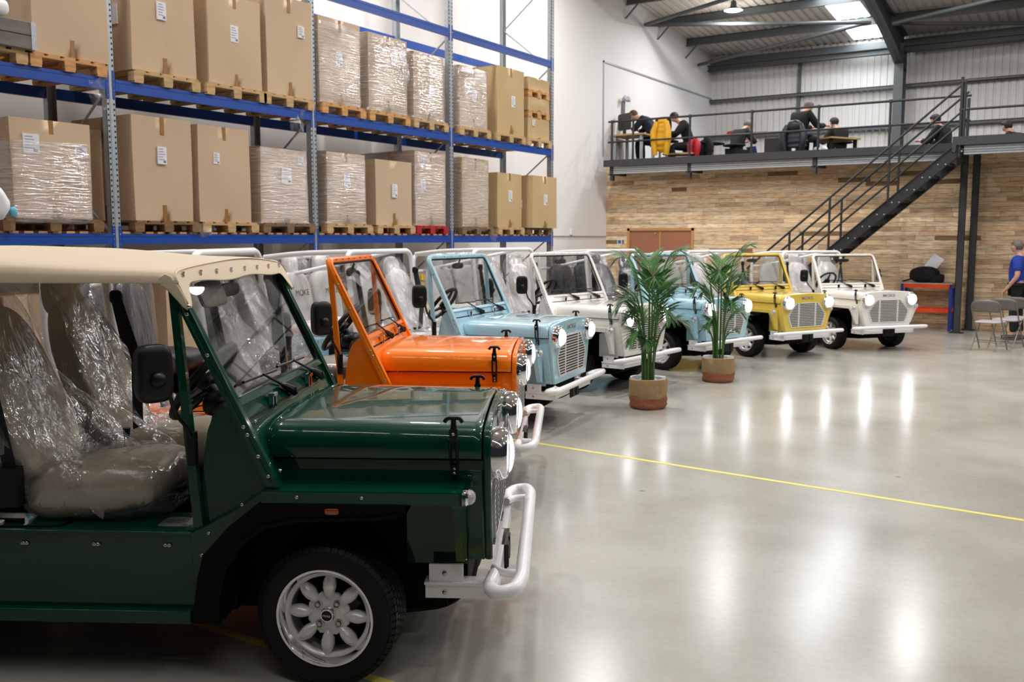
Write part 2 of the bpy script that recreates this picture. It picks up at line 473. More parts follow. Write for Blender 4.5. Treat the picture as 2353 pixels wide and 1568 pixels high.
for _s in (-1, 1):
    for _z in (0.80, 0.875, 0.955, 0.985, 1.25, 1.40): BOLTS.append(('bolt', (wsx(_z), _s * 0.650, _z), 0.0085))
    for (_x, _z) in ((-0.31, 0.695), (-0.10, 0.732), (0.14, 0.732), (-0.44, 0.585), (-0.478, 0.34), (-0.47, 0.50)):
        BOLTS.append(('bolt', (_x, _s * (0.684 if _x > -0.3 else 0.664), _z), 0.0075))
for _k in range(7): BOLTS.append(('bolt', (wsx(1.545) + 0.024, -0.5 + _k / 6, 1.552), 0.006))
HOOKS = [(x, s * 0.645, 0.530) for s in (-1, 1) for x in (-1.156, -0.880, -0.607)]
def f_arch(mb, s):
    ya, yb = sorted((s * 0.652, s * 0.690))
    A = [(-0.505, 0.245), (-0.480, 0.42), (-0.455, 0.51), (-0.360, 0.615), (-0.245, 0.706), (-0.10, 0.708), (0.10, 0.708), (0.305, 0.708)]
    B = [(-0.400, 0.245), (-0.392, 0.36), (-0.365, 0.46), (-0.300, 0.555), (-0.215, 0.615), (-0.10, 0.643), (0.20, 0.652), (0.285, 0.668)]
    mb.strip(A, B, 'y', ya, yb)
    ya, yb = sorted((s * 0.684, s * 0.702))
    C = [(a + (0.012 if i < 4 else 0.0), b + (0.0 if i < 3 else 0.012)) for i, (a, b) in enumerate(B)]
    C = [(b[0] - 0.016, b[1] + 0.010) for b in B]
    mb.strip(C, B, 'y', ya, yb)
def f_well(mb):
    for s in (-1, 1):
        ya, yb = sorted((s * 0.42, s * 0.66))
        B = [(-0.400, 0.245), (-0.392, 0.36), (-0.365, 0.46), (-0.300, 0.555), (-0.215, 0.615), (-0.10, 0.643), (0.20, 0.652), (0.30, 0.668)]
        Cc = [(a - 0.01, b + 0.012) for (a, b) in B]
        mb.strip(B, Cc, 'y', ya, yb)
        ya, yb = sorted((s * 0.40, s * 0.42))
        mb.box(-0.42, 0.42, ya, yb, 0.22, 0.72)
        ya, yb = sorted((s * 0.40, s * 0.50))
        mb.box(-2.44, -1.72, ya, yb, 0.30, 0.735)
    mb.box(-2.40, 0.38, -0.40, 0.40, 0.20, 0.26)                                   # floor pan and subframe
    mb.box(-0.42, 0.50, -0.40, 0.40, 0.26, 0.72)
    mb.box(-0.40, -0.37, -0.585, 0.585, 0.26, 1.00)
    mb.tube([(0.02, -0.50, 0.27), (0.02, 0.50, 0.27)], 0.03, 8)
    mb.tube([(-2.08, -0.50, 0.27), (-2.08, 0.50, 0.27)], 0.03, 8)
    mb.tube(fillet([(0.10, -0.46, 0.20), (0.42, -0.40, 0.22), (0.50, -0.30, 0.26), (0.50, 0.30, 0.26), (0.42, 0.40, 0.22), (0.10, 0.46, 0.20)], 0.08), 0.014, 8)
    mb.sup((0.46, 0.12, 0.27), (0.06, 0.22, 0.055), 3, nu=16, nv=8)
def f_dash(mb):
    mb.sup((-0.43, 0, 0.985), (0.055, 0.56, 0.055), 4, nu=20, nv=10)
    mb.box(-0.44, -0.38, -0.575, 0.575, 0.90, 0.985)
    mb.sup((-0.50, -0.33, 1.02), (0.06, 0.09, 0.05), 3)
    mb.tube([(-0.40, -0.33, 0.93), (-0.555, -0.33, 1.095)], 0.024, 10)
def f_pannier_lid(mb):
    mb.tube(fillet([(-1.50, -0.64, 0.5875), (-1.02, -0.61, 0.5875), (-1.035, -0.425, 0.5875), (-1.50, -0.42, 0.5875)], 0.05, 4, True), 0.005, 6, closed=True)
    mb.box(-1.34, -1.21, -0.57, -0.545, 0.586, 0.596)
def f_grille(mb):
    P = mirror_poly([(0.335, 0.478), (0.375, 0.560), (0.404, 0.640), (0.398, 0.672), (0.335, 0.745), (0.262, 0.822), (0.225, 0.842), (0, 0.846)])
    mb.prism(P, 'x', 0.602, 0.609)
def gw(z):
    pts = [(0.478, 0.335), (0.560, 0.375), (0.640, 0.404), (0.672, 0.398), (0.745, 0.335), (0.822, 0.262), (0.846, 0.22)]
    for (a, b), (c, d) in zip(pts, pts[1:]):
        if z <= c: return b + (d - b) * (z - a) / (c - a)
    return 0.22
def f_slots(mb):
    n = 14
    for i in range(n):
        z = 0.502 + i * (0.824 - 0.502) / (n - 1)
        h = 0.0062
        w = gw(z) - 0.028
        x0, x1 = 0.605, 0.6105
        mb.box(x0, x1, -0.162, 0.162, z - h, z + h)
        if w > 0.215:
            mb.box(x0, x1, 0.196, w, z - h, z + h); mb.box(x0, x1, -w, -0.196, z - h, z + h)
def f_hl(mb):
    T = Matrix.Rotation(PI / 2, 4, 'Y')
    mb.lathe([(0.070, -0.03), (0.100, -0.01), (0.105, 0.012), (0.104, 0.038), (0.098, 0.056), (0.090, 0.064), (0.083, 0.063), (0.080, 0.050), (0.078, 0.012), (0.0, 0.008)], 40, T)
def f_hlens(mb):
    T = Matrix.Rotation(PI / 2, 4, 'Y')
    mb.lathe([(0.0, 0.010), (0.078, 0.014), (0.077, 0.020), (0.040, 0.016), (0.0, 0.014)], 32, T)
def f_hglass(mb):
    mb.lathe([(0.086, 0.062), (0.076, 0.074), (0.058, 0.084), (0.034, 0.091), (0.0, 0.093)], 32, Matrix.Rotation(PI / 2, 4, 'Y'))
def f_ind(mb):
    T = Matrix.Rotation(PI / 2, 4, 'Y')
    mb.lathe([(0.034, 0.0), (0.036, 0.012), (0.030, 0.020), (0.0, 0.020)], 24, T)
def f_indlens(mb):
    T = Matrix.Rotation(PI / 2, 4, 'Y')
    mb.lathe([(0.030, 0.019), (0.026, 0.034), (0.016, 0.044), (0.0, 0.047)], 24, T)
def f_bumper(mb):
    P = [(0.615, 0.50, 0.385), (0.600, 0.640, 0.385), (0.640, 0.715, 0.392), (0.700, 0.700, 0.402), (0.722, 0.600, 0.408)]
    Q = [(a, -b, c) for (a, b, c) in P]
    mb.tube(fillet(P + list(reversed(Q)), 0.05, 6), 0.0275, 12)
    for s in (-1, 1):
        mb.tube(fillet([(0.610, s * 0.46, 0.40), (0.640, s * 0.52, 0.40), (0.722, s * 0.535, 0.402)], 0.03, 4), 0.017, 8)
def f_bracket(mb):
    mb.box(0.605, 0.628, -0.500, -0.115, 0.300, 0.375)
    mb.box(0.605, 0.628, 0.115, 0.500, 0.300, 0.375)
    mb.box(0.600, 0.615, -0.50, 0.50, 0.302, 0.373)
    for s in (-1, 1):
        ya, yb = sorted((s * 0.495, s * 0.507))
        mb.box(0.345, 0.628, ya, yb, 0.290, 0.352)
        mb.box(0.360, 0.492, ya, yb, 0.352, 0.425)
        ya, yb = sorted((s * 0.440, s * 0.515))
        mb.box(0.342, 0.628, ya, yb, 0.345, 0.355)
def f_plateholder(mb):
    mb.box(0.628, 0.640, -0.115, 0.115, 0.255, 0.375)
    mb.box(0.640, 0.646, -0.085, -0.03, 0.265, 0.365); mb.box(0.640, 0.646, 0.03, 0.085, 0.265, 0.365)
def f_strap(mb, s):
    y = s * 0.538
    x = 0.462
    mb.tube(fillet([(x - 0.034, y, 0.988), (x - 0.024, y, 1.004), (x + 0.024, y, 1.004), (x + 0.034, y, 0.988)], 0.012, 3), 0.008, 8)
    mb.tube([(x, y, 1.003), (x, y * 1.004, 0.962)], [0.009, 0.013], 8)
    mb.cbox((x, s * 0.545, 0.940), (0.030, 0.018, 0.050))
    for d in (-0.013, 0.013):
        mb.tube([(x + d, s * 0.545, 0.925), (x + d * 0.98, s * 0.540, 0.860), (x + d * 0.8, s * 0.518, 0.815)], 0.0055, 6)
    mb.cbox((x, s * 0.516, 0.800), (0.028, 0.014, 0.042))
def f_strapbolt(mb, s):
    for z in (0.947, 0.805, 0.788):
        mb.sup((0.462, s * (0.551 if z > 0.9 else 0.522), z), (0.006, 0.004, 0.006), nu=8, nv=5)
def f_wiper(mb, y0, dy):
    z0 = 1.022
    a = Vector((wsx(z0) + 0.022, y0, z0)); b = Vector((wsx(1.125) + 0.026, y0 + dy, 1.125))
    mb.tube([a + Vector((0.008, -dy * 0.06, -0.014)), a, a + (b - a) * 0.30, a + (b - a) * 0.36, b], [0.017, 0.019, 0.013, 0.006, 0.005], 8)
    c = b + Vector((-0.010, 0, -0.004))
    mb.tube([c + Vector((0.0, -0.22, 0.006)), c, c + Vector((0.0, 0.20, -0.006))], 0.006, 6)
    mb.cyl(a + Vector((-0.02, 0, 0)), a + Vector((0.02, 0, 0.006)), 0.010, 10)
def f_clip(mb, y0):
    z = 1.020
    x = wsx(z) + 0.006
    for d in (-0.020, 0.020):
        mb.cbox((x + 0.008, y0 + d, z), (0.020, 0.010, 0.055))
    mb.cbox((x + 0.010, y0, z + 0.026), (0.026, 0.048, 0.012))
def f_clipdark(mb, y0):
    z = 1.020
    mb.cbox((wsx(z) + 0.008, y0, z - 0.004), (0.018, 0.030, 0.045))
def f_mirror(mb):
    mb.sup((0, 0, 0), (0.034, 0.066, 0.104), 4.5, 4.0, nu=32, nv=18)
    mb.sup((0.030, 0.0, -0.02), (0.030, 0.028, 0.028), 2.5, nu=16, nv=10)
def f_mirror_arm(mb, s):
    # from the stay up to the mirror head (mirror head at x -0.56, y 0.76, z 1.20)
    P = [(-0.500, s * 0.640, 0.93), (-0.505, s * 0.665, 0.985), (-0.520, s * 0.735, 1.05), (-0.530, s * 0.760, 1.14), (-0.545, s * 0.765, 1.185)]
    mb.tube(fillet(P, 0.03, 4), 0.008, 8)
    mb.cbox((-0.500, s * 0.636, 0.90), (0.030, 0.028, 0.125))
def f_rollbar(mb):
    r = 0.0255
    P = [(-1.320, -0.600, 0.585), (-1.390, -0.618, 1.20), (-1.430, -0.632, 1.590), (-1.430, 0.632, 1.590), (-1.390, 0.618, 1.20), (-1.320, 0.600, 0.585)]
    mb.tube(fillet(P, 0.125, 8), r, 12)
    P = [(-2.36, -0.600, 0.75), (-2.42, -0.600, 1.10), (-2.42, -0.600, 1.530), (-2.42, 0.600, 1.530), (-2.42, 0.600, 1.10), (-2.36, 0.600, 0.75)]
    mb.tube(fillet(P, 0.11, 8), r, 12)
    for s in (-1, 1):
        mb.tube(fillet([(-1.430, s * 0.545, 1.592), (-2.0, s * 0.56, 1.575), (-2.42, s * 0.56, 1.532)], 0.2, 6), r, 12)
        mb.lathe([(0.055, 0), (0.055, 0.010)], 16, Matrix.Translation((-1.320, s * 0.60, 0.586)))
    mb.tube([(-2.42, -0.6, 1.315), (-2.42, 0.6, 1.315)], 0.02, 10)
    mb.tube([(-1.50, 0.30, 1.575), (-2.40, -0.35, 1.33)], 0.02, 10)
def f_steer(mb):
    T = Matrix.Translation((-0.565, -0.33, 1.105)) @ Matrix.Rotation(math.radians(-52), 4, 'Y')
    R = 0.178
    mb.tube([(R * math.cos(a * PI / 20), R * math.sin(a * PI / 20), 0) for a in range(40)], 0.0165, 10, closed=True, T=T)
    for a in (0, 2 * PI / 3, -2 * PI / 3):
        mb.tube([(0, 0, -0.02), (R * 0.6 * math.cos(a), R * 0.6 * math.sin(a), -0.012), (R * math.cos(a), R * math.sin(a), 0)], [0.022, 0.014, 0.010], 8, T=T)
    mb.sup((0, 0, -0.015), (0.05, 0.05, 0.022), 2.5, nu=20, nv=10) if False else None
    mb.lathe([(0.055, -0.03), (0.06, -0.01), (0.045, 0.008), (0, 0.012)], 20, T)
def f_inmirror(mb):
    mb.sup((wsx(1.46) - 0.05, 0.02, 1.455), (0.014, 0.115, 0.030), 4, 3, nu=20, nv=10)
    mb.tube([(wsx(1.50) - 0.008, 0.02, 1.515), (wsx(1.46) - 0.045, 0.02, 1.465)], 0.008, 8)
def f_visor(mb):
    mb.sup((wsx(1.44) - 0.04, -0.24, 1.452), (0.010, 0.135, 0.055), 8, 6, R=Euler((0, math.radians(-20), 0)).to_matrix(), nu=20, nv=10)
BACKR = Euler((0, math.radians(-20), 0)).to_matrix()
def f_seatbase(mb):
    def fn(p):
        p.z += 0.018 * math.cos(p.y * 6) + 0.035 * (p.x / 0.26) - (0.02 if abs(p.y) > 0.17 and p.z > 0 else 0) * 0
        return p
    mb.sup((-0.96, 0, 0.685), (0.285, 0.238, 0.108), 4.0, 3.2, nu=36, nv=18, fn=fn)
def f_seatback(mb):
    def fn(p):
        t = (p.z + 0.36) / 0.72
        w = 1.0 - 0.30 * max(0, t - 0.60) / 0.40
        bol = 0.03 * (abs(p.y) / 0.23) ** 3
        return Vector((p.x + (bol if p.x > 0 else 0) - 0.02 * math.sin(t * 3), p.y * w, p.z))
    mb.sup((-1.335, 0, 1.055), (0.062, 0.235, 0.365), 4.0, 4.0, R=BACKR, nu=36, nv=22, fn=fn)
def f_headrest(mb):
    def fn(p):
        t = (p.z + 0.11) / 0.22
        return Vector((p.x, p.y * (1.08 - 0.3 * t * t), p.z))
    mb.sup((-1.490, 0, 1.420), (0.045, 0.135, 0.115), 3.2, 3.0, R=Euler((0, math.radians(-10), 0)).to_matrix(), nu=28, nv=16, fn=fn)
def crumple(p, a, f, seed):
    n = noise.noise_vector(Vector((p.x * f + seed, p.y * f, p.z * f * 0.6)))
    n2 = noise.noise_vector(Vector((p.x * f * 3 + seed, p.y * f * 3, p.z * f * 1.5)))
    return p + n * a + n2 * a * 0.4
def f_cover(mb, seed):
    def fn(p): return crumple(Vector(p), 0.022, 7, seed)
    def fnb(p):
        t = (p.z + 0.45) / 0.9
        q = Vector((p.x * (1.0 + 0.6 * (1 - t)), p.y * (1.0 - 0.28 * max(0, t - 0.5)), p.z))
        return crumple(q, 0.026, 7, seed + 3)
    mb.sup((-0.96, 0, 0.69), (0.310, 0.262, 0.135), 3.4, 3.0, nu=44, nv=24, fn=fn)
    mb.sup((-1.370, 0, 1.09), (0.085, 0.262, 0.470), 3.4, 3.2, R=BACKR, nu=44, nv=34, fn=fnb)
def f_drape(mb, seed):
    # sheet of loose film hanging from the head restraint down over the seat
    def fn(u, v):
        y = (u - 0.5) * (0.36 + 0.30 * v)
        x = -1.46 + 0.62 * v ** 1.5
        z = 1.50 - 0.86 * v + 0.02 * math.sin(u * 9)
        return crumple(Vector((x, y, z)), 0.05, 5, seed)
    mb.sheet(fn, 26, 40)
def f_rearseat(mb):
    mb.sup((-2.02, 0, 0.80), (0.24, 0.245, 0.09), 4, 3, nu=30, nv=14)
    def fn(p):
        t = (p.z + 0.30) / 0.6
        return Vector((p.x, p.y * (1.0 - 0.12 * max(0, t - 0.6) / 0.4), p.z))
    mb.sup((-2.265, 0, 1.08), (0.060, 0.245, 0.300), 4.5, 4, R=Euler((0, math.radians(-9), 0)).to_matrix(), nu=30, nv=18, fn=fn)
def f_rearhead(mb):
    mb.sup((-2.335, 0, 1.435), (0.045, 0.115, 0.115), 3.0, 3.0, nu=26, nv=14)
def f_belt(mb, s):
    # black webbing from the upper guide on the hoop down to the reel, and across the seat back
    def band(a, b, w, n=8, sag=0.0):
        a = Vector(a); b = Vector(b); d = (b - a).normalized(); sd = Vector((0, 1, 0)).cross(d).normalized()
        pts = [a.lerp(b, i / n) + Vector((0, 0, -sag * math.sin(PI * i / n))) for i in range(n + 1)]
        for i in range(n):
            p, q = pts[i], pts[i + 1]
            vs = [p - sd * w, p + sd * w, q + sd * w, q - sd * w]
            nn = Vector((0, 0.0018, 0))
            mb.add([v - nn for v in vs] + [v + nn for v in vs], [(0, 1, 2, 3), (4, 5, 6, 7), (0, 1, 5, 4), (2, 3, 7, 6), (1, 2, 6, 5), (3, 0, 4, 7)])
    y = s * 0.585
    y = s * 0.575
    band((-1.345, y, 1.37), (-1.235, y, 0.78), 0.026)
    if s > 0:
        band((-1.340, y, 1.37), (-1.185, 0.42, 1.10), 0.026, 8)
        band((-1.185, 0.42, 1.10), (-1.075, 0.17, 0.81), 0.026, 8)
    return mb
def f_reel(mb, s): mb.cbox((-1.240, s * 0.575, 0.73), (0.075, 0.06, 0.15))
def f_guide(mb, s): mb.sup((-1.345, s * 0.575, 1.385), (0.034, 0.018, 0.036), 3)
def f_buckle(mb, s): mb.tube([(-1.10, s * 0.06, 0.60), (-1.08, s * 0.06, 0.78), (-1.078, s * 0.06, 0.83)], [0.012, 0.012, 0.018], 8)
def f_tyre(mb):
    T = Matrix.Rotation(PI / 2, 4, 'X')   # local z -> -y : outward is -y for right-hand wheels
    R = 0.270
    prof = [(0.176, 0.080), (0.184, 0.084), (0.200, 0.090), (0.224, 0.092), (0.246, 0.086), (0.258, 0.078), (0.2645, 0.066), (0.2650, -0.066), (0.258, -0.078), (0.240, -0.088), (0.215, -0.090), (0.176, -0.078), (0.170, -0.06), (0.170, 0.06)]
    mb.lathe(prof, 64, T, close=True)
    n = 60
    for k in range(n):
        for row, (h, w, off) in enumerate(((0.058, 0.026, 0.0), (0.026, 0.024, 0.5), (-0.004, 0.024, 0.0), (-0.034, 0.024, 0.5), (-0.060, 0.020, 0.0))):
            a = 2 * PI * (k + off) / n
            Rm = Matrix.Rotation(a, 4, 'Z') @ Matrix.Translation((0.2665, 0, h)) @ Matrix.Rotation(math.radians(9 if row % 2 else -6), 4, 'X')
            mb.box(-0.004, 0.0035, -0.0115, 0.0115, -w / 2, w / 2, T @ Rm)
        a = 2 * PI * k / n
        Rm = Matrix.Rotation(a, 4, 'Z') @ Matrix.Translation((0.2585, 0, 0.0765)) @ Matrix.Rotation(math.radians(-50), 4, 'Y')
        mb.box(-0.003, 0.003, -0.0112, 0.0112, -0.010, 0.010, T @ Rm)
def f_rim(mb):
    T = Matrix.Rotation(PI / 2, 4, 'X')
    mb.lathe([(0.163, 0.060), (0.150, 0.052), (0.148, 0.040), (0.156, 0.030), (0.156, 0.010), (0.152, -0.04), (0.160, -0.045), (0.175, 0.05)], 64, T, close=True)
    mb.lathe([(0.0, 0.044), (0.076, 0.044), (0.086, 0.040), (0.088, 0.030), (0.084, 0.018), (0, 0.018)], 8, T @ Matrix.Rotation(PI / 8, 4, 'Z'))
    for k in range(8):
        a = 2 * PI * k / 8 + PI / 2
        def fn(p): return p
        Rm = Matrix.Rotation(a, 4, 'Z')
        sv = mb.T
        mb.T = T @ Rm
        mb.sup((0.112, 0, 0.040), (0.054, 0.0255, 0.030), 2.0, nu=18, nv=12, fn=lambda p: Vector((p.x, p.y * (1 - 0.42 * (p.x / 0.054) ** 2), p.z * (1 - 0.3 * (p.x / 0.054) ** 2))))
        mb.T = sv
def f_rimdark(mb):
    T = Matrix.Rotation(PI / 2, 4, 'X')
    mb.lathe([(0.0, -0.012), (0.118, -0.012), (0.118, -0.022), (0.0, -0.022)], 32, T)
    mb.lathe([(0.156, -0.03), (0.0, -0.03), ], 32, T)
    mb.cbox((0.085, -0.01, 0.05), (0.06, 0.05, 0.05), Euler((0, 0.6, 0)).to_matrix())
def f_nut(mb):
    T = Matrix.Rotation(PI / 2, 4, 'X')
    mb.lathe([(0.0165, 0.045), (0.0165, 0.049), (0.012, 0.050), (0.012, 0.044)], 18, T, close=True)
    mb.lathe([(0.0, 0.052), (0.008, 0.052), (0.0095, 0.048), (0.0095, 0.040), (0, 0.04)], 6, T)
def f_cap(mb):
    T = Matrix.Rotation(PI / 2, 4, 'X')
    mb.lathe([(0.0, 0.066), (0.024, 0.066), (0.028, 0.060), (0.029, 0.040), (0, 0.04)], 28, T)
def f_capdisc(mb):
    T = Matrix.Rotation(PI / 2, 4, 'X')
    mb.lathe([(0.0, 0.069), (0.018, 0.0685), (0.0205, 0.066), (0, 0.065)], 24, T)
def f_canvas(mb):
    # draped cream roof: crowned over the hoop, rolled down the sides, flap over the windscreen header
    W = 0.672
    xs = [-0.545, -0.56, -0.60, -0.75, -0.95, -1.15, -1.35, -1.50, -1.65, -1.85, -2.10, -2.35, -2.50]
    top = [1.588, 1.592, 1.596, 1.602, 1.620, 1.636, 1.645, 1.645, 1.642, 1.634, 1.620, 1.600, 1.575]
    vs = []; secn = None
    for x, zt in zip(xs, top):
        h = zt - 1.513
        row = []
        for k in range(0, 33):
            t = -1 + k / 16.0
            tab = ((0, 0), (0.35, 0.05), (0.62, 0.16), (0.82, 0.28), (0.92, 0.38), (0.968, 0.50), (0.992, 0.68), (1.0, 0.86), (1.002, 1.0))
            q = abs(t) * 8; i0 = min(7, int(q)); fq = q - i0
            y = math.copysign(W * (tab[i0][0] * (1 - fq) + tab[i0 + 1][0] * fq), t); z = zt - h * (tab[i0][1] * (1 - fq) + tab[i0 + 1][1] * fq)
            z += 0.004 * math.sin(x * 11 + y * 5) * (1 - abs(t))
            row.append((x, y, z))
        secn = len(row); vs += row
    n = secn; fs = []
    for i in range(len(xs) - 1):
        for k in range(n - 1): fs.append((i * n + k, i * n + k + 1, (i + 1) * n + k + 1, (i + 1) * n + k))
    wt = (1.0, 0.9, 0.7, 0.35)
    vs = [(v[0] + (wt[j // n] * (1.588 - v[2]) * 0.4726 if j // n < 4 else 0), v[1], v[2]) for j, v in enumerate(vs)]
    mb.add(vs, fs)
    # front flap following the raked frame, with tails running down the corner posts
    prof = []
    N = 40
    for k in range(N + 1):
        t = -1 + 2 * k / N
        a = abs(t)
        y = t * 0.672
        zt = 1.588 - 0.022 * a ** 2 - (0.0 if a < 0.9 else 0.02 * ((a - 0.9) / 0.1) ** 2)
        if a < 0.86: zb = 1.507 + 0.006 * math.sin(t * 7)
        else: zb = 1.507 - 0.095 * min(1, (a - 0.86) / 0.10) ** 1.3 if a < 0.965 else 1.412
        prof.append((y, zt, zb))
    vs = []; fs = []
    for (y, zt, zb) in prof:
        for z in (zt, (zt + zb) / 2, zb): vs.append((wsx(z) + 0.036, y, z))
    for k in range(N):
        for j in range(2): fs.append((k * 3 + j, (k + 1) * 3 + j, (k + 1) * 3 + j + 1, k * 3 + j + 1))
    mb.add(vs, fs)
    for s in (-1, 1):                                                              # side tail on the post
        Y = s * 0.673
        mb.add([(wsx(1.515) + 0.036, Y, 1.52), (wsx(1.412) + 0.036, Y, 1.412), (wsx(1.412) + 0.012, Y, 1.405), (wsx(1.50) - 0.012, Y, 1.50), (-0.62, Y, 1.510), (-0.56, Y, 1.57)], [(0, 1, 2, 3), (0, 3, 4, 5)])
def f_snaps(mb):
    for k in range(8):
        y = -0.60 + k * 1.2 / 7
        z = 1.540
        mb.sup((wsx(z) + 0.036, y, z + 0.004), (0.004, 0.008, 0.008), nu=10, nv=6)
        mb.cbox((wsx(z) + 0.038, y, z + 0.004), (0.006, 0.026, 0.005), Euler((0.7, 0, 0)).to_matrix())
        mb.cbox((wsx(z) + 0.038, y, z + 0.004), (0.006, 0.005, 0.022), Euler((0.7, 0, 0)).to_matrix())
    for s in (-1, 1):
        mb.sup((wsx(1.43) + 0.030, s * 0.670, 1.43), (0.009, 0.007, 0.009), nu=10, nv=6)
        mb.sup((wsx(0.99) + 0.030, s * 0.600, 0.995), (0.008, 0.007, 0.008), nu=10, nv=6)
        mb.sup((wsx(0.80) + 0.030, s * 0.600, 0.81), (0.008, 0.007, 0.008), nu=10, nv=6)
def f_pcard(mb):
    mb.sup((-0.60, -0.54, 0.589), (0.07, 0.06, 0.003), 6, nu=16, nv=4)

def make_car(pose, paint, seatm, label, canvas=False, seats='film', rear=True, group='open cars lined up nose out', rear_text=False, wheels=(0, 0)):
    x, y, a, s = pose
    t = tag(empty('open_car', (x, y, 0), a, s), label, 'car')
    pm = M[paint]
    frontm = 'seat_grey' if paint == 'orange' else seatm
    part('body_tub', 'tub', f_tub, pm, t, bevel=0.006)
    for s_ in (-1, 1):
        part('front_fender', 'ffen%d' % s_, lambda mb: f_fender(mb, s_), pm, t)
        part('rear_fender', 'rfen%d' % s_, lambda mb: f_fender(mb, s_, True), pm, t)
        part('cowl_side_panel', 'cheek%d' % s_, lambda mb: f_cheek(mb, s_), pm, t)
        w = part('wheel_arch_trim', 'arch%d' % s_, lambda mb: f_arch(mb, s_), M['blacksoft'], t)
        sm = part('side_marker_lamp', 'marker%d' % s_, lambda mb: mb.sup((0.030, s_ * 0.690, 0.682), (0.026, 0.007, 0.012), 5, 4, nu=20, nv=8), M['amber'], t)
        sm['label'] = 'amber side marker lamp'
    fp = part('front_panel', 'front', f_front, pm, t, bevel=0.008)
    b = put('badge', text_mesh('MOKE', 0.062, 0.002, 0.0006), M['badge'], fp, (0.6035, 0, 0.911), (PI / 2, 0, PI / 2), (1.45, 1, 1))
    b['label'] = 'grey metal letters reading MOKE'
    part('bonnet', 'bonnet', f_bonnet, pm, t, smooth=50)
    sc_ = part('scuttle_panel', 'scuttle', f_scuttle, pm, t)
    part('hinge_line', 'hinge', f_hinge, M['blacksoft'], sc_)
    wf = part('windscreen_frame', 'wframe', f_wframe, pm, t)
    part('windscreen_glass', 'wglass', f_glass, M['glass'], wf)
    part('rubber_seal', 'gasket', f_gasket, M['blacksoft'], wf)
    for s_ in (-1, 1): part('stay_post', 'stay%d' % s_, lambda mb: f_stay(mb, s_), pm, t)
    for (nm, pos, r) in BOLTS:
        put(nm, cached('bolt%.4f' % r, lambda mb: mb.sup((0, 0, 0), (r, r * 0.7, r), nu=10, nv=6)), M['steelbolt'], t, pos)
    for pos in HOOKS: put('side_hook', cached('hook', lambda mb: mb.sup((-0.007, 0, 0), (0.010, 0.006, 0.008), nu=10, nv=6).sup((0.007, 0, 0), (0.010, 0.006, 0.008), nu=10, nv=6)), M['steelbolt'], t, pos)
    part('underbody', 'well', f_well, M['blacksoft'], t)
    part('dashboard', 'dash', f_dash, M['black'], t)
    part('locker_lid', 'plid', f_pannier_lid, M['blacksoft'], t)
    g = part('grille', 'grille', f_grille, M['grillewhite'], t)
    part('grille_slots', 'slots', f_slots, M['slot'], g)
    for s_ in (-1, 1):
        h = part('headlight', 'hl', f_hl, M['chrome'], t, loc=(0.598, s_ * 0.425, 0.846))
        part('headlight_lens', 'hglass', f_hglass, M['lens'], h)
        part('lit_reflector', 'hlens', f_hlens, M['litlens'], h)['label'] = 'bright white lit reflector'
        h = part('indicator_lamp', 'ind', f_ind, M['chrome'], t, loc=(0.505, s_ * 0.616, 0.722))
        part('indicator_lens', 'indlens', f_indlens, M['indglass'], h)
        st = part('bonnet_strap', 'strap%d' % s_, lambda mb: f_strap(mb, s_), M['black'], t)
        [put('strap_bolt', cached('sbolt', lambda mb: mb.sup((0, 0, 0), (0.0065, 0.004, 0.0065), nu=8, nv=5)), M['steelbolt'], st, (0.462, s_ * (0.555 if z_ > 0.9 else 0.524), z_)) for z_ in (0.945, 0.805, 0.788)]
        ma = part('mirror_arm', 'marm%d' % s_, lambda mb: f_mirror_arm(mb, s_), M['black'], t)
        mh = part('wing_mirror', 'mirror', f_mirror, M['black'], t, loc=(-0.575, s_ * 0.775, 1.200), rot=(0, 0, s_ * 0.72))
        part('mirror_glass', 'mirrorg', lambda mb: mb.sup((-0.028, 0, 0), (0.004, 0.056, 0.090), 5, 5, nu=24, nv=10), M['mirrorglass'], mh)
    part('bumper_bar', 'bumper', f_bumper, M['tubewhite'], t, smooth=60)
    br = part('bumper_bracket', 'bracket', f_bracket, M['tubewhite'], t)
    [put('bracket_bolt', cached('bolt0.0100', lambda mb: mb.sup((0, 0, 0), (0.010, 0.007, 0.010), nu=10, nv=6)), M['steelbolt'], br, (0.42, q * 0.509, z_)) for q in (-1, 1) for z_ in (0.39, 0.315)]
    part('plate_holder', 'plateh', f_plateholder, M['black'], t)
    for k, (y0, dy) in enumerate(((-0.02, -0.25), (0.45, -0.28))):
        part('wiper', 'wiper%d' % k, lambda mb: f_wiper(mb, y0, dy), M['black'], t)
    for k, y0 in enumerate((-0.28, 0.27)):
        c = part('scuttle_clip', 'clip%d' % k, lambda mb: f_clip(mb, y0), M['chrome'], t)
        part('clip_strap', 'clipd%d' % k, lambda mb: f_clipdark(mb, y0), M['black'], c)
    rb = part('roll_bar', 'rollbar', f_rollbar, M['tubewhite'], t, smooth=60)
    part('steering_wheel', 'steer', f_steer, M['black'], t)
    part('rear_view_mirror', 'inmir', f_inmirror, M['black'], t)
    for s_ in (-1, 1):
        k = put('front_seat', cached('seatbase', f_seatbase), M[frontm], t, (0, s_ * 0.325, 0))
        put('backrest', cached('seatback', f_seatback), M[frontm], k)
        put('head_restraint', cached('headrest', f_headrest), M[frontm], k)
        if seats in ('film',):
            cv = put('plastic_cover', cached('cover%d' % s_, lambda mb: f_cover(mb, 5 * s_)), M['seatfilm'], k)
            cv['label'] = 'crinkled clear plastic cover'
            dr = put('loose_film', cached('drape%d' % s_, lambda mb: f_drape(mb, 9 * s_), recalc=False), M['filmloose'], k)
        sb = part('seat_belt', 'belt%d' % s_, lambda mb: f_belt(mb, s_), M['belt'], t)
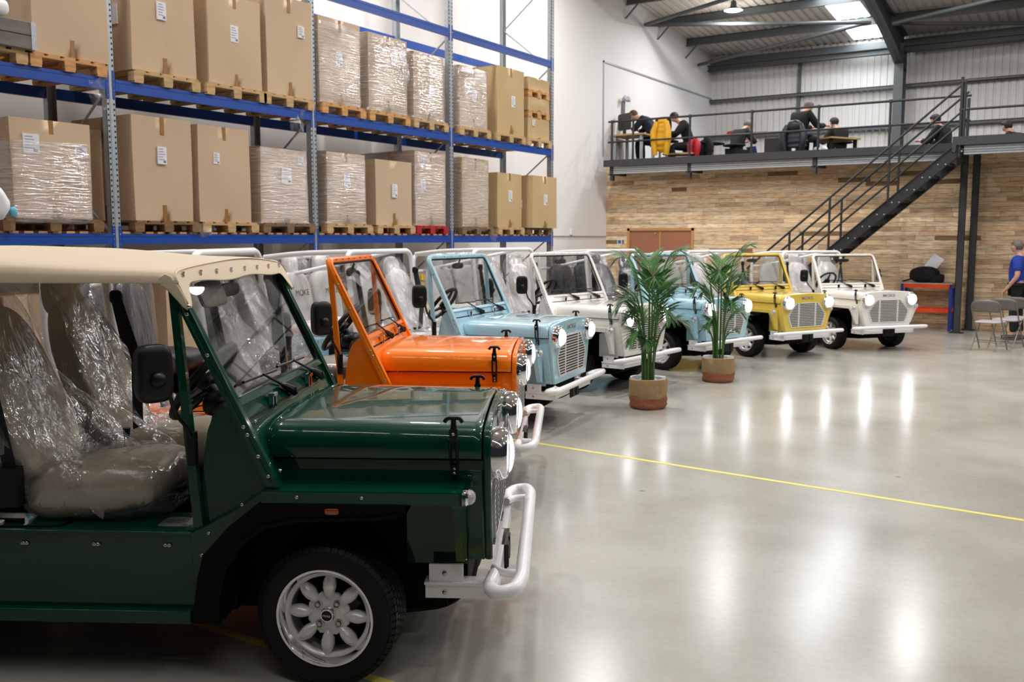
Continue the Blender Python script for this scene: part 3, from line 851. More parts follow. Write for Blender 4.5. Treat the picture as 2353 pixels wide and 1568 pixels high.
        for nm_, ff_ in (('belt_reel', f_reel), ('belt_guide', f_guide), ('belt_buckle', f_buckle)): part(nm_, '%s%d' % (nm_, s_), lambda mb: ff_(mb, s_), M['black'], sb)
        if rear:
            k = put('rear_seat', cached('rseat', f_rearseat), M[seatm], t, (0, s_ * 0.265, 0))
            put('head_restraint', cached('rhead', f_rearhead), M[seatm], k)
            if rear_text:
                q = put('seat_lettering', text_mesh('MOKE', 0.085, 0.001), M['print_dark'], k, (-2.185, 0, 1.17), (PI / 2 + 0.0, 0, PI / 2))
                q.rotation_euler = Euler((math.radians(90 - 9), 0, PI / 2))
            if seats == 'film':
                cv = put('plastic_cover', cached('rcover%d' % s_, lambda mb: mb.sup((-2.26, 0, 1.15), (0.085, 0.265, 0.42), 3.4, 3.2, R=Euler((0, math.radians(-8), 0)).to_matrix(), nu=40, nv=30, fn=lambda p: crumple(Vector(p), 0.024, 7, 2 * s_))), M['seatfilm'], k)
    ang = random.random
    for (wx, wy) in ((0.0, -0.588), (0.0, 0.588), (-2.08, -0.588), (-2.08, 0.588)):
        w = put('wheel', cached('tyre', f_tyre, 35), M['rubber'], t, (wx, wy, 0.270), (0, wheels[0] if wx == 0 else ang() * 6, (PI if wy > 0 else 0) + (wheels[1] if wx == 0 else 0)))
        put('rim', cached('rim', f_rim, 50), M['alloy'], w)
        put('rim_lip', cached('riml', lambda mb: mb.lathe([(0.185, 0.076), (0.190, 0.086), (0.187, 0.092), (0.178, 0.091), (0.171, 0.080), (0.166, 0.062), (0.160, 0.052), (0.164, 0.05), (0.178, 0.07)], 72, Matrix.Rotation(PI / 2, 4, 'X'), close=True)), M['chrome'], w)
        put('brake_disc', cached('rimdark', f_rimdark), M['alloydark'], w)
        for k in range(4):
            aa = PI / 4 + k * PI / 2 + 0.12
            put('wheel_nut', cached('nut', f_nut), M['steelbolt'], w, (0.053 * math.cos(aa), 0, 0.053 * math.sin(aa)))
        put('centre_cap', cached('cap', f_cap), M['chrome'], w)
        put('cap_disc', cached('capdisc', f_capdisc), M['black'], w)
        q = put('cap_lettering', text_mesh('MOKE', 0.011, 0.0004), M['paper'], w, (0, -0.0695, 0), (PI / 2, 0, 0))
    if canvas:
        c = put('canvas_roof', cached('canvas', f_canvas, 60), M['canvas'], t)
        md = c.modifiers.new('thick', 'SOLIDIFY'); md.thickness = 0.004; md.offset = -1
        md = c.modifiers.new('sub', 'SUBSURF'); md.levels = 1; md.render_levels = 1
        c['label'] = 'cream canvas roof'
        part('canvas_fasteners', 'snaps', f_snaps, M['chrome'], c)
        part('sun_visor', 'visor', f_visor, M['seat_grey'], t)
        part('film_scrap', 'pcard', f_pcard, M['filmloose'], t)
    return t

CARS = [
    ((-2.7868, 3.1236, 0.5192, 1.0277), 'green', 'seat_beige', 'dark green open car with cream canvas roof, nearest the camera', dict(canvas=True, wheels=(0.05, -0.10))),
    ((-3.9895, 5.2430, 0.5035, 1.0224), 'orange', 'seat_navy', 'bright orange open car parked behind the dark green one', dict()),
    ((-4.7858, 7.5137, 0.1727, 1.0027), 'blue', 'seat_white', 'pale blue open car between the orange car and a white car', dict(rear_text=True)),
    ((-5.0284, 9.8264, -0.0765, 0.996), 'white', 'seat_white', 'white open car between the pale blue cars, partly behind the nearer potted palm', dict()),
    ((-4.7561, 11.9894, -0.2646, 0.9724), 'blue2', 'seat_navy', 'pale blue open car with its grille behind the farther potted palm', dict()),
    ((-4.1544, 13.9005, -0.464, 0.9543), 'yellow', 'seat_white', 'yellow open car with white roll bar and white grille', dict()),
    ((-3.2546, 15.4886, -0.6698, 0.9416), 'white2', 'seat_white', 'white open car at the far right end of the row', dict()),
]
for pose, paint, seatm, label, kw in CARS:
    make_car(pose, paint, seatm, label, **kw)
# ------------------------------------------------------------------ materials of the hall
def floor_mat():
    m, t, b, o = nt('polished_concrete')
    L = t.links.new
    tc = t.nodes.new('ShaderNodeTexCoord'); mp = t.nodes.new('ShaderNodeMapping')
    L(tc.outputs['Object'], mp.inputs[0])
    n1 = t.nodes.new('ShaderNodeTexNoise'); n1.inputs['Scale'].default_value = 0.8; n1.inputs['Detail'].default_value = 6; n1.inputs['Roughness'].default_value = 0.55
    n2 = t.nodes.new('ShaderNodeTexNoise'); n2.inputs['Scale'].default_value = 26; n2.inputs['Detail'].default_value = 6
    L(mp.outputs[0], n1.inputs['Vector']); L(mp.outputs[0], n2.inputs['Vector'])
    mx = t.nodes.new('ShaderNodeMath'); mx.operation = 'MULTIPLY_ADD'; mx.inputs[1].default_value = 0.22; L(n2.outputs[0], mx.inputs[0]); L(n1.outputs[0], mx.inputs[2])
    r = t.nodes.new('ShaderNodeValToRGB'); r.color_ramp.elements[0].position = 0.42; r.color_ramp.elements[1].position = 0.78
    r.color_ramp.elements[0].color = (*lin((157, 154, 144)), 1); r.color_ramp.elements[1].color = (*lin((179, 177, 168)), 1)
    L(mx.outputs[0], r.inputs[0])
    # small dark spots
    v = t.nodes.new('ShaderNodeTexVoronoi'); v.inputs['Scale'].default_value = 1.3; L(mp.outputs[0], v.inputs['Vector'])
    vr = t.nodes.new('ShaderNodeMapRange'); vr.inputs['From Min'].default_value = 0.012; vr.inputs['From Max'].default_value = 0.035; vr.inputs['To Min'].default_value = 0.55; vr.inputs['To Max'].default_value = 1.0
    L(v.outputs['Distance'], vr.inputs['Value'])
    mm = t.nodes.new('ShaderNodeMix'); mm.data_type = 'RGBA'; mm.blend_type = 'MULTIPLY'; mm.inputs[0].default_value = 1.0
    L(r.outputs[0], mm.inputs[6]); L(vr.outputs[0], mm.inputs[7]); L(mm.outputs[2], b.inputs['Base Color'])
    rr = t.nodes.new('ShaderNodeMapRange'); rr.inputs['From Min'].default_value = 0.35; rr.inputs['From Max'].default_value = 0.75; rr.inputs['To Min'].default_value = 0.17; rr.inputs['To Max'].default_value = 0.23
    L(mx.outputs[0], rr.inputs['Value']); L(rr.outputs[0], b.inputs['Roughness'])
    b.inputs['Specular IOR Level'].default_value = 0.40
    bp = t.nodes.new('ShaderNodeBump'); bp.inputs['Strength'].default_value = 0.04; bp.inputs['Distance'].default_value = 0.02
    L(n1.outputs[0], bp.inputs['Height']); L(bp.outputs[0], b.inputs['Normal'])
    return m
M['floor'] = floor_mat()
M['wallwhite'] = mat('white_painted_wall', (226, 223, 221), 0.85, bump=(3, 0.03, 3), var=(0.35, 0.02))
M['clad'] = mat('white_lined_cladding', (218, 215, 211), 0.55)
M['roofclad'] = mat('roof_liner_sheet', (222, 214, 204), 0.6)
M['roofsteel'] = mat('roof_steel', (82, 86, 86), 0.5, 0.1)
M['skylight'] = mat('rooflight_daylight', (255, 255, 255), 0.5, emit=((0.88, 0.94, 1.0), 16.0))
M['door'] = mat('brown_door', (160, 106, 78), 0.55)
M['doorframe'] = mat('pine_frame', (190, 140, 88), 0.6)
M['deckdark'] = mat('deck_underside', (52, 50, 48), 0.8)
M['steelstrip'] = mat('zinc_deck_edge', (176, 180, 184), 0.4, 0.55)
M['tapeyellow'] = mat('yellow_floor_tape', (214, 204, 104), 0.5)
M['benchorange'] = mat('orange_bench_beam', (228, 70, 22), 0.45)
M['benchblue'] = mat('blue_bench_leg', (32, 62, 150), 0.45)
M['benchtop'] = mat('chipboard_top', (178, 170, 158), 0.8)
M['chairmetal'] = mat('grey_chair_frame', (122, 118, 112), 0.4, 0.3)
M['chairback'] = mat('grey_chair_panel', (110, 106, 100), 0.5)
M['chairseat'] = mat('grey_padded_seat', (176, 170, 172), 0.8)
M['leaf'] = mat('palm_leaf', (48, 98, 32), 0.42, var=(4, 0.55))
M['stem'] = mat('palm_stem', (64, 104, 42), 0.5, var=(8, 0.3, (1, 1, 0.3)))
M['jute'] = mat('jute_basket', (158, 132, 92), 0.9, bump=(90, 0.6, 2, (0.4, 0.4, 3)), var=(30, 0.12))
M['terracotta'] = mat('rust_basket_band', (150, 92, 64), 0.9, bump=(90, 0.6, 2, (0.4, 0.4, 3)), var=(30, 0.12))
M['soil'] = mat('potting_soil', (46, 36, 28), 0.95)
M['bagblack'] = mat('black_fabric', (10, 10, 12), 0.85)
M['skin'] = mat('skin', (196, 146, 122), 0.55)
M['hairbrown'] = mat('brown_hair', (74, 50, 34), 0.7)
M['hairdark'] = mat('dark_hair', (34, 26, 22), 0.7)
M['hairgrey'] = mat('grey_hair', (104, 94, 88), 0.7)
M['bluepolo'] = mat('royal_blue_polo', (28, 54, 150), 0.85)
M['navycloth'] = mat('navy_sweater', (22, 24, 40), 0.9)
M['blackcloth'] = mat('black_cloth', (16, 16, 18), 0.9)
M['olivecloth'] = mat('dark_olive_cloth', (30, 31, 28), 0.9)
M['yellowpuff'] = mat('mustard_quilted_jacket', (218, 162, 24), 0.6)
M['redpuff'] = mat('red_quilted_jacket', (176, 20, 40), 0.5)
M['navypuff'] = mat('navy_quilted_jacket', (24, 28, 38), 0.45)
M['desktop'] = mat('oak_worktop', (176, 140, 94), 0.6)
M['screen'] = mat('dark_screen', (40, 42, 38), 0.4)
M['plasticred'] = mat('red_plastic', (200, 46, 34), 0.5)
M['bluesign'] = mat('blue_sign', (54, 94, 166), 0.5)
M['cushion'] = mat('blue_laptop_lid', (70, 76, 150), 0.5)
M['stackgrey'] = mat('weathered_grey_box', (116, 110, 104), 0.85, var=(5, 0.2, (1, 1, 4)))
M['bagwhite'] = mat('white_bag', (226, 226, 230), 0.5)
M['cyan'] = mat('turquoise_bag', (96, 176, 196), 0.6)
M['yellowlabel'] = mat('yellow_striped_label', (226, 190, 40), 0.6)

# ------------------------------------------------------------------ shell
X1, Y0 = 10.0, -9.0
struct(obj('floor', MB().box(WALLX, X1, Y0, BACKY, -0.2, 0.0), M['floor'], smooth=0))
struct(obj('wall_left', MB().prism([(Y0, 0), (BACKY, 0), (BACKY, roof_z(BACKY)), (Y0, roof_z(Y0))], 'x', WALLX - 0.15, WALLX), M['wallwhite'], smooth=0))
def corr(u0, u1, pitch, d):
    out = []; u = u0
    while u < u1:
        out += [(u, 0), (u + pitch * 0.62, 0), (u + pitch * 0.72, d), (u + pitch * 0.90, d)]
        u += pitch
    return out + [(u1, 0)]
mb = MB(); C = corr(WALLX, X1, 0.2, 0.032); n = len(C)
mb.add([(x, Y0, roof_z(Y0) + d) for x, d in C] + [(x, BACKY, roof_z(BACKY) + d) for x, d in C], [(i, i + 1, n + i + 1, n + i) for i in range(n - 1)])
struct(obj('ceiling', mb, M['roofclad'], smooth=0, recalc=False))
mb = MB(); C = corr(WALLX, X1, 0.166, 0.03); n = len(C)
mb.add([(x, BACKY + d, 3.3) for x, d in C] + [(x, BACKY + d, roof_z(BACKY)) for x, d in C], [(i, i + 1, n + i + 1, n + i) for i in range(n - 1)])
struct(obj('wall_back', mb, M['clad'], smooth=0, recalc=False))
# reclaimed-board wall under the mezzanine: one mesh of individual boards with a colour per board
mb = MB(); cols = []
rng = random.Random(3)
TONES = [(190, 160, 122), (200, 170, 130), (176, 146, 108), (206, 180, 144), (168, 132, 92), (186, 150, 108), (150, 122, 88), (196, 158, 116), (180, 138, 98), (128, 100, 70), (190, 166, 132), (172, 150, 118)]
z = 0.0; YW = 19.65
rowh = 0.089
DOOR = (-9.36, -7.75, 1.96)
while z < 3.32:
    x = WALLX - rng.random() * 0.5
    while x < 8.0:
        w = rng.choice([0.35, 0.5, 0.62, 0.62, 0.75, 0.8, 0.95, 1.15])
        a, b_ = max(x, WALLX), min(x + w, 8.0)
        segs = [(a, b_)]
        if z + rowh * 0.6 < DOOR[2]:
            segs = [(p, q) for (p, q) in ((a, min(b_, DOOR[0])), (max(a, DOOR[1]), b_)) if q - p > 0.01]
        c = rng.choice(TONES); k = rng.uniform(0.9, 1.08)
        c = tuple(min(255, int(v * 0.72 + q * 0.28 + 46)) for v, q in zip(c, (200, 174, 136)))
        if rng.random() < 0.025: c = (140, 112, 80)
        for (p, q) in segs:
            t_ = rng.uniform(0.0, 0.008)
            mb.box(p + 0.002, q - 0.002, YW - 0.016 - t_, YW, z + 0.002, z + rowh - 0.002)
            cols += [[min(1, v * k) for v in lin(c)]] * 24
        x += w
    z += rowh
o = obj('wall_boarded', mb, None, smooth=0, weld=False, recalc=False)
ca = o.data.color_attributes.new('tone', 'BYTE_COLOR', 'CORNER')
for i in range(len(ca.data)): ca.data[i].color = (*cols[i], 1)
m, t, b, _o = nt('reclaimed_boards')
at = t.nodes.new('ShaderNodeVertexColor'); at.layer_name = 'tone'
tc = t.nodes.new('ShaderNodeTexCoord'); mp = t.nodes.new('ShaderNodeMapping'); mp.inputs['Scale'].default_value = (1.6, 1, 16)
ns = t.nodes.new('ShaderNodeTexNoise'); ns.inputs['Scale'].default_value = 2.6; ns.inputs['Detail'].default_value = 6; ns.inputs['Roughness'].default_value = 0.65
cr = t.nodes.new('ShaderNodeValToRGB'); cr.color_ramp.elements[0].position = 0.36; cr.color_ramp.elements[0].color = (0.48, 0.43, 0.37, 1); cr.color_ramp.elements[1].position = 0.56; cr.color_ramp.elements[1].color = (1, 1, 1, 1)
mx = t.nodes.new('ShaderNodeMix'); mx.data_type = 'RGBA'; mx.blend_type = 'MULTIPLY'; mx.inputs[0].default_value = 0.85
L = t.links.new
L(tc.outputs['Object'], mp.inputs[0]); L(mp.outputs[0], ns.inputs['Vector']); L(ns.outputs[0], cr.inputs[0]); L(at.outputs[0], mx.inputs[6]); L(cr.outputs[0], mx.inputs[7]); L(mx.outputs[2], b.inputs['Base Color'])
b.inputs['Roughness'].default_value = 0.8
o.material_slots[0].link = 'OBJECT'; o.material_slots[0].material = m
o.name = 'wall_partition'
struct(o)
struct(obj('wall_partition', MB().box(WALLX, DOOR[0], YW, YW + 0.1, 0, 3.30).box(DOOR[1], 8, YW, YW + 0.1, 0, 3.30).box(DOOR[0], DOOR[1], YW, YW + 0.1, DOOR[2], 3.30), M['deckdark'], smooth=0))
# double door
d = struct(empty('door_1', (-8.555, YW, 0)))
fr = MB()
for (a, b_, c, e) in ((-0.805, -0.745, 0, 1.96), (0.745, 0.805, 0, 1.96), (-0.805, 0.805, 1.90, 1.96)):
    fr.box(a, b_, -0.03, 0.06, c, e)
obj('door_frame', fr, M['doorframe'], d, smooth=0)
obj('door_leaf', MB().box(-0.742, -0.018, 0.0, 0.04, 0.005, 1.895), M['door'], d, smooth=0)
obj('door_leaf', MB().box(0.018, 0.742, 0.0, 0.04, 0.005, 1.895), M['door'], d, smooth=0)
obj('meeting_stile', MB().box(-0.018, 0.018, -0.012, 0.02, 0.005, 1.895), M['doorframe'], d, smooth=0)
obj('door_closer', MB().box(-0.13, -0.10, -0.03, 0.0, 1.82, 1.86), M['galv'], d, smooth=0)
# sign by the door
s_ = tag(obj('wall_sign', MB().box(-9.61, -9.49, YW - 0.030, YW - 0.022, 1.585, 1.715), M['paper'], smooth=0), 'small blue and white sign on the boarded wall left of the brown door', 'sign')
obj('sign_symbol', MB().box(-9.59, -9.51, YW - 0.033, YW - 0.029, 1.61, 1.69), M['bluesign'], s_, smooth=0)
# trunking and socket on the white wall
tk = obj('cable_trunking', MB().box(WALLX, WALLX + 0.02, 19.38, 19.42, 3.6, 5.72).box(WALLX, WALLX + 0.02, 19.38, BACKY, 5.68, 5.72), M['galv'], smooth=0)
tag(tk, 'thin grey cable trunking running up and along the white wall above the mezzanine', 'cable trunking')
tk = obj('cable_trunking', MB().box(WALLX, WALLX + 0.02, 14.3, 19.6, 1.765, 1.785), M['galv'], smooth=0)
tag(tk, 'thin grey horizontal conduit low on the white wall beside the boarded wall', 'conduit')
tag(obj('wall_socket', MB().box(WALLX, WALLX + 0.04, 17.88, 17.98, 1.80, 1.92), M['bagwhite'], bevel=0.006), 'small white socket box on the conduit of the white wall', 'socket')
e = tag(empty('wall_lamp', (WALLX, 20.39, 4.84)), 'white twin-headed wall lamp on the white wall above the computer desk', 'lamp')
obj('lamp_bracket', MB().box(0, 0.06, -0.05, 0.05, -0.22, 0.10), M['chairmetal'], e, bevel=0.01)
for dy in (-0.09, 0.09):
    obj('lamp_head', MB().lathe([(0.03, 0), (0.075, 0.09), (0.07, 0.10), (0, 0.10)], 20, Matrix.Translation((0.05, dy, 0.12)) @ Matrix.Rotation(1.2, 4, 'Y')), M['galv'], e)

# ------------------------------------------------------------------ roof steel
def beam_i(mb, x0, x1, y0, y1, z0, z1, axis='x'):
    tf = 0.02
    mb.box(x0, x1, y0, y1, z1 - tf, z1); mb.box(x0, x1, y0, y1, z0, z0 + tf)
    if axis == 'x': mb.box(x0, x1, (y0 + y1) / 2 - 0.01, (y0 + y1) / 2 + 0.01, z0, z1)
    else: mb.box((x0 + x1) / 2 - 0.01, (x0 + x1) / 2 + 0.01, y0, y1, z0, z1)
PY = [24.27 - 1.85 * k for k in range(17)]
for k, y in enumerate(PY):
    zt = roof_z(y)
    mb = MB().box(WALLX, X1, y - 0.008, y + 0.008, zt - 0.20, zt).box(WALLX, X1, y - 0.06, y + 0.008, zt - 0.205, zt - 0.19).box(WALLX, X1, y - 0.008, y + 0.06, zt - 0.015, zt)
    tg = struct(obj('trim_%d' % (k + 1), mb, M['roofsteel'], smooth=0))
mb = MB(); beam_i(mb, WALLX, X1, 25.82, 26.02, 6.42, 6.58); mb.box(WALLX, X1, 26.05, 26.19, 6.62, 6.78)
struct(obj('trim_30', mb, M['roofsteel'], smooth=0))
for k, zz in enumerate((5.64, 4.62)):
    struct(obj('trim_%d' % (31 + k), MB().box(WALLX, X1, 26.02, 26.19, zz - 0.01, zz + 0.01).box(WALLX, X1, 26.02, 26.03, zz - 0.07, zz + 0.01), M['roofsteel'], smooth=0))
struct(obj('trim_33', MB().box(-7.42, -7.35, 26.10, 26.18, 4.62, 6.60), M['roofsteel'], smooth=0))
for k, fx in enumerate((-4.75, 1.35, 7.4)):
    mb = MB()
    w = 0.11
    # column
    for (a, b_) in ((fx - w, fx - w + 0.02), ): pass
    mb.box(fx - w, fx + w, 25.55, 25.575, 0 if k else 3.45, 6.6); mb.box(fx - w, fx + w, 25.98, 26.0, 0 if k else 3.45, 6.6); mb.box(fx - 0.012, fx + 0.012, 25.57, 25.98, 0 if k else 3.45, 6.6)
    # haunched rafter
    def rz(y, d): return roof_z(y) - 0.2 - d
    ys = [26.05, 25.2, 24.28, 23.1, 21.93, 18.0, 12.0, 4.0, Y0]
    zb_ = [5.94, 6.20, 6.43, 6.68, 6.88]
    top = [(y, roof_z(y) - 0.03) for y in ys]; bot = [(y, zb_[i] if i < 5 else roof_z(y) - 0.36) for i, y in enumerate(ys)]
    mb.strip(top, bot, 'x', fx - 0.01, fx + 0.01)
    mb.strip(top, [(y, zz - 0.02) for y, zz in top], 'x', fx - w, fx + w)
    mb.strip(bot, [(y, zz + 0.02) for y, zz in bot], 'x', fx - w, fx + w)
    struct(obj('trim_%d' % (40 + k), mb, M['roofsteel'], smooth=0))
N = (-4.95, 23.1, 6.66)
for k, (a, b_) in enumerate((((-9.82, 21.43, 6.87), N), ((-9.82, 24.95, 6.46), N), ((-9.82, 21.43, 6.87), (-5.0, 19.1, 6.93)), ((-9.82, 17.9, 7.1), (-5.0, 19.2, 7.02)), ((-4.5, 23.3, 6.62), (1.2, 26.0, 6.45)), ((-4.5, 23.3, 6.62), (1.2, 21.0, 6.8)))):
    struct(obj('trim_%d' % (50 + k), MB().cyl(a, b_, 0.045, 12), M['roofsteel']))
for k, y in enumerate((22.42, 24.27, 20.57)):
    struct(obj('trim_%d' % (60 + k), MB().cyl((WALLX + 0.28, y, roof_z(y) - 0.2), (WALLX + 0.02, y - 0.10, roof_z(y) - 0.52), 0.020, 8), M['roofsteel']))
# rooflights: translucent sheets between the purlins
k = 1
for (xa, xb) in ((-5.96, -5.21),):
    for i, y in enumerate(PY[:-1] if xa > -5 else [26.1] + PY[:2]):
        y1_ = y - 0.07; y0_ = y - 1.78
        if xa < -5 and i == 0: y1_, y0_ = 26.0, 24.30
        if xa > -5 and i % 3 == 2: continue
        mb = MB().add([(xa, y0_, roof_z(y0_) - 0.006), (xb, y0_, roof_z(y0_) - 0.006), (xb, y1_, roof_z(y1_) - 0.006), (xa, y1_, roof_z(y1_) - 0.006)], [(0, 1, 2, 3)])
        struct(obj('window_%d' % k, mb, M['skylight'], smooth=0, recalc=False)); k += 1

# high-bay lamps (the bodies of the lamps above)
M['lampbody'] = mat('lamp_housing', (70, 72, 74), 0.4, 0.4)
M['lampglow'] = mat('lamp_diffuser', (255, 255, 255), 0.5, emit=((1, 0.97, 0.92), 14.0))
hb_mesh = MB().lathe([(0.03, 0.30), (0.07, 0.28), (0.09, 0.12), (0.22, 0.03), (0.235, 0.0), (0.225, 0.0), (0.21, 0.02), (0.0, 0.03)], 28).mesh('housing')
hb_mesh.transform(Matrix.Diagonal((0.85, 0.85, 0.8, 1)))
hb_glow = MB().lathe([(0.0, 0.012), (0.21, 0.012), (0.21, 0.016), (0, 0.016)], 28).mesh('diffuser')
hb_rod = MB().cyl((0, 0, 0.20), (0, 0, 0.27), 0.012, 8).mesh('rod')
for (bx, by) in BAYS:
    e = tag(empty('high_bay_light', (bx, by, roof_z(by) - 0.28)), 'glowing round lamp under the roof, the only one seen at the top edge' if bx == -7.72 else 'round high-bay warehouse lamp hanging from the roof purlins', 'lamp', None if bx == -7.72 else 'high-bay lamps under the roof')
    put('lamp_housing', hb_mesh, M['lampbody'], e); put('diffuser', hb_glow, M['lampglow'], e); put('hanging_rod', hb_rod, M['lampbody'], e)

# unseen linear lamps behind the viewpoint, added to draw highlight streaks along the bonnets
M['addedstripglow'] = mat('added_strip_diffuser', (255, 255, 255), 0.5, emit=((1, 0.98, 0.96), 80.0))
sg = MB().box(-0.90, 0.90, -0.020, 0.020, -0.02, 0.0).mesh('diffuser', 0)
sh = MB().prism([(-0.06, 0.0), (0.06, 0.0), (0.03, 0.07), (-0.03, 0.07)], 'x', -0.92, 0.92).box(-0.6, -0.59, -0.005, 0.005, 0.07, 0.4).box(0.59, 0.6, -0.005, 0.005, 0.07, 0.4).mesh('housing', 0)
for k in range(8):
    e = tag(empty('added_strip_light', (-8.6 + 2.0 * k, -1.2, roof_z(-1.2) - 0.42)), 'unseen long white strip lamp added in a row behind the viewpoint for highlight streaks', 'lamp', 'added strip lamps in a row')
    put('lamp_housing', sh, M['lampbody'], e); put('diffuser', sg, M['addedstripglow'], e)

# ------------------------------------------------------------------ mezzanine, landing, stairs
mz = tag(empty('mezzanine_deck', (-4, 18.9, 3.3)), 'steel mezzanine deck with dark edge above the boarded wall', 'mezzanine', kind='structure')
def at(o, mz=mz):
    return o
def child(name, mb, m, parent, **k):
    # geometry is given in world coordinates; parent sits at its own place
    M_ = Matrix.Translation(-Vector(parent.location))
    mb.v = [M_ @ v for v in mb.v]
    return obj(name, mb, m, parent, **k)
child('deck_slab', MB().box(-9.58, X1, 18.92, 19.7, 3.40, 3.44).box(WALLX, X1, 19.7, BACKY, 3.40, 3.44).box(-2.3, X1, 17.78, 18.92, 3.40, 3.44), M['deckdark'], mz, smooth=0)
child('deck_fascia', MB().box(-9.60, -2.22, 18.86, 18.92, 3.305, 3.45).box(-2.32, X1, 17.72, 17.78, 3.305, 3.45).box(-2.38, -2.32, 17.72, 18.9, 3.2, 3.45), M['tank'], mz, smooth=0)
def ribbed(mb, x0, x1, y, z0, z1):
    h = (z1 - z0) / 4
    for i in range(4):
        zz = z0 + i * h
        mb.prism([(y, zz), (y - 0.012, zz + h * 0.2), (y - 0.012, zz + h * 0.75), (y, zz + h * 0.95), (y + 0.03, zz + h * 0.95), (y + 0.03, zz)], 'x', x0, x1)
mb = MB()
for (a, b_) in ((-9.40, -7.66), (-7.58, -5.05), (-4.95, -2.42)): ribbed(mb, a, b_, 18.96, 3.145, 3.305)
ribbed(mb, -2.20, X1, 17.80, 3.145, 3.305)
child('ribbed_edge', mb, M['steelstrip'], mz, smooth=0)
mb = MB()
for xx in (-9.44, -7.62, -5.0):
    mb.box(xx - 0.03, xx + 0.03, 18.93, 19.05, 3.0, 3.31); mb.box(xx - 0.07, xx + 0.07, 18.93, 19.05, 3.12, 3.14)
    mb.box(xx - 0.05, xx + 0.05, 18.95, 19.6, 3.13, 3.30)
child('support_brackets', mb, M['tank'], mz, smooth=0)
for (xx, yy) in ((-2.30, 18.80), (-2.18, 19.5), (4.0, 18.8), (4.0, 17.9)):
    mb = MB(); mb.box(xx - 0.055, xx + 0.055, yy - 0.06, yy - 0.045, 0, 3.31); mb.box(xx - 0.055, xx + 0.055, yy + 0.045, yy + 0.06, 0, 3.31); mb.box(xx - 0.006, xx + 0.006, yy - 0.05, yy + 0.05, 0, 3.31)
    mb.box(xx - 0.055, xx - 0.045, yy - 0.06, yy + 0.06, 0, 3.31)
    mb.box(xx - 0.12, xx + 0.12, yy - 0.12, yy + 0.12, 0, 0.015)
    child('support_column', mb, M['tank'], mz, smooth=0)
# guard rails
def rail(name, label, posts, y, z0, x0, x1, zt=4.285, zm=3.84, ends=()):
    r = tag(empty(name, (posts[0], y, z0)), label, 'railing')
    for p in posts:
        child('rail_post', MB().cyl((p, y, z0 - 0.1), (p, y, zt), 0.024, 12).lathe([(0.034, zt - 0.03), (0.036, zt), (0.03, zt + 0.03), (0, zt + 0.035)], 12, Matrix.Translation((p, y, 0))), M['railblack'], r)
    child('handrail', MB().cyl((x0, y, zt), (x1, y, zt), 0.022, 12), M['railblack'], r)
    child('mid_rail', MB().cyl((x0, y, zm), (x1, y, zm), 0.020, 12), M['railblack'], r)
    return r
rail('guard_railing', 'black tubular guard railing along the mezzanine edge left of the stairs', (-9.43, -8.92, -7.61, -6.28, -4.95, -3.63, -2.36), 18.93, 3.44, -9.52, -2.26)
rail('guard_railing', 'black tubular guard railing on the landing right of the stair head', (-2.22, 0.2, 2.6, 5.0, 7.4), 17.76, 3.44, -2.30, 7.6, 4.37, 3.90)
# staircase
ST0 = Vector((-2.30, 0, 3.36)); SLP = (3.36 - 1.50) / (4.41 - 2.27); XB = ST0.x - 3.36 / SLP
st = tag(empty('staircase', (XB, 18.2, 0)), 'black steel staircase rising right to the mezzanine landing', 'staircase')
for y in (17.76, 18.66):
    mb = MB().prism([(ST0.x, 3.36), (XB, 0.0), (XB + 0.28, 0.0), (ST0.x, 3.10)], 'y', y - 0.004, y + 0.004)
    mb.prism([(ST0.x, 3.36), (XB, 0.0), (XB + 0.02, 0.0), (ST0.x, 3.34)], 'y', y - 0.03, y + 0.03)
    mb.prism([(ST0.x, 3.12), (XB + 0.26, 0.0), (XB + 0.28, 0.0), (ST0.x, 3.10)], 'y', y - 0.03, y + 0.03)
    child('stringer', mb, M['railblack'], st, smooth=0)
nst = 16
mbB = MB()
for i in range(nst):
    zz = 3.36 * (i + 0.5) / nst
    xx = XB + zz / SLP + 0.10
    child('tread', MB().box(xx - 0.12, xx + 0.12, 17.77, 18.65, zz - 0.035, zz), M['tank'], st, smooth=0)
    for dx in (-0.06, 0.06): mbB.sup((xx + dx + 0.03, 17.752, zz - 0.055), (0.013, 0.008, 0.013), nu=10, nv=6)
child('bolts', mbB, M['galv'], st)
for y in (17.76, 18.66):
    side = 'near' if y < 18 else 'far'
    mb = MB()
    def onr(x, h): return (x, y, 3.36 + (x - ST0.x) * SLP + h)
    for h in (0.93, 0.47):
        mb.cyl(onr(XB + 0.25, h), onr(-2.27, h), 0.020 if h > 0.5 else 0.018, 12)
    child('handrail', mb, M['railblack'], st)
    for xx in (XB + 0.28, -5.11, -4.39, -3.39):
        child('rail_post', MB().cyl(onr(xx, -0.10), onr(xx, 0.93), 0.021, 12), M['railblack'], st)
    child('newel_post', MB().cyl((-2.27, y, 3.1), (-2.27, y, 4.44 if y < 18 else 4.20), 0.026, 12), M['railblack'], st)

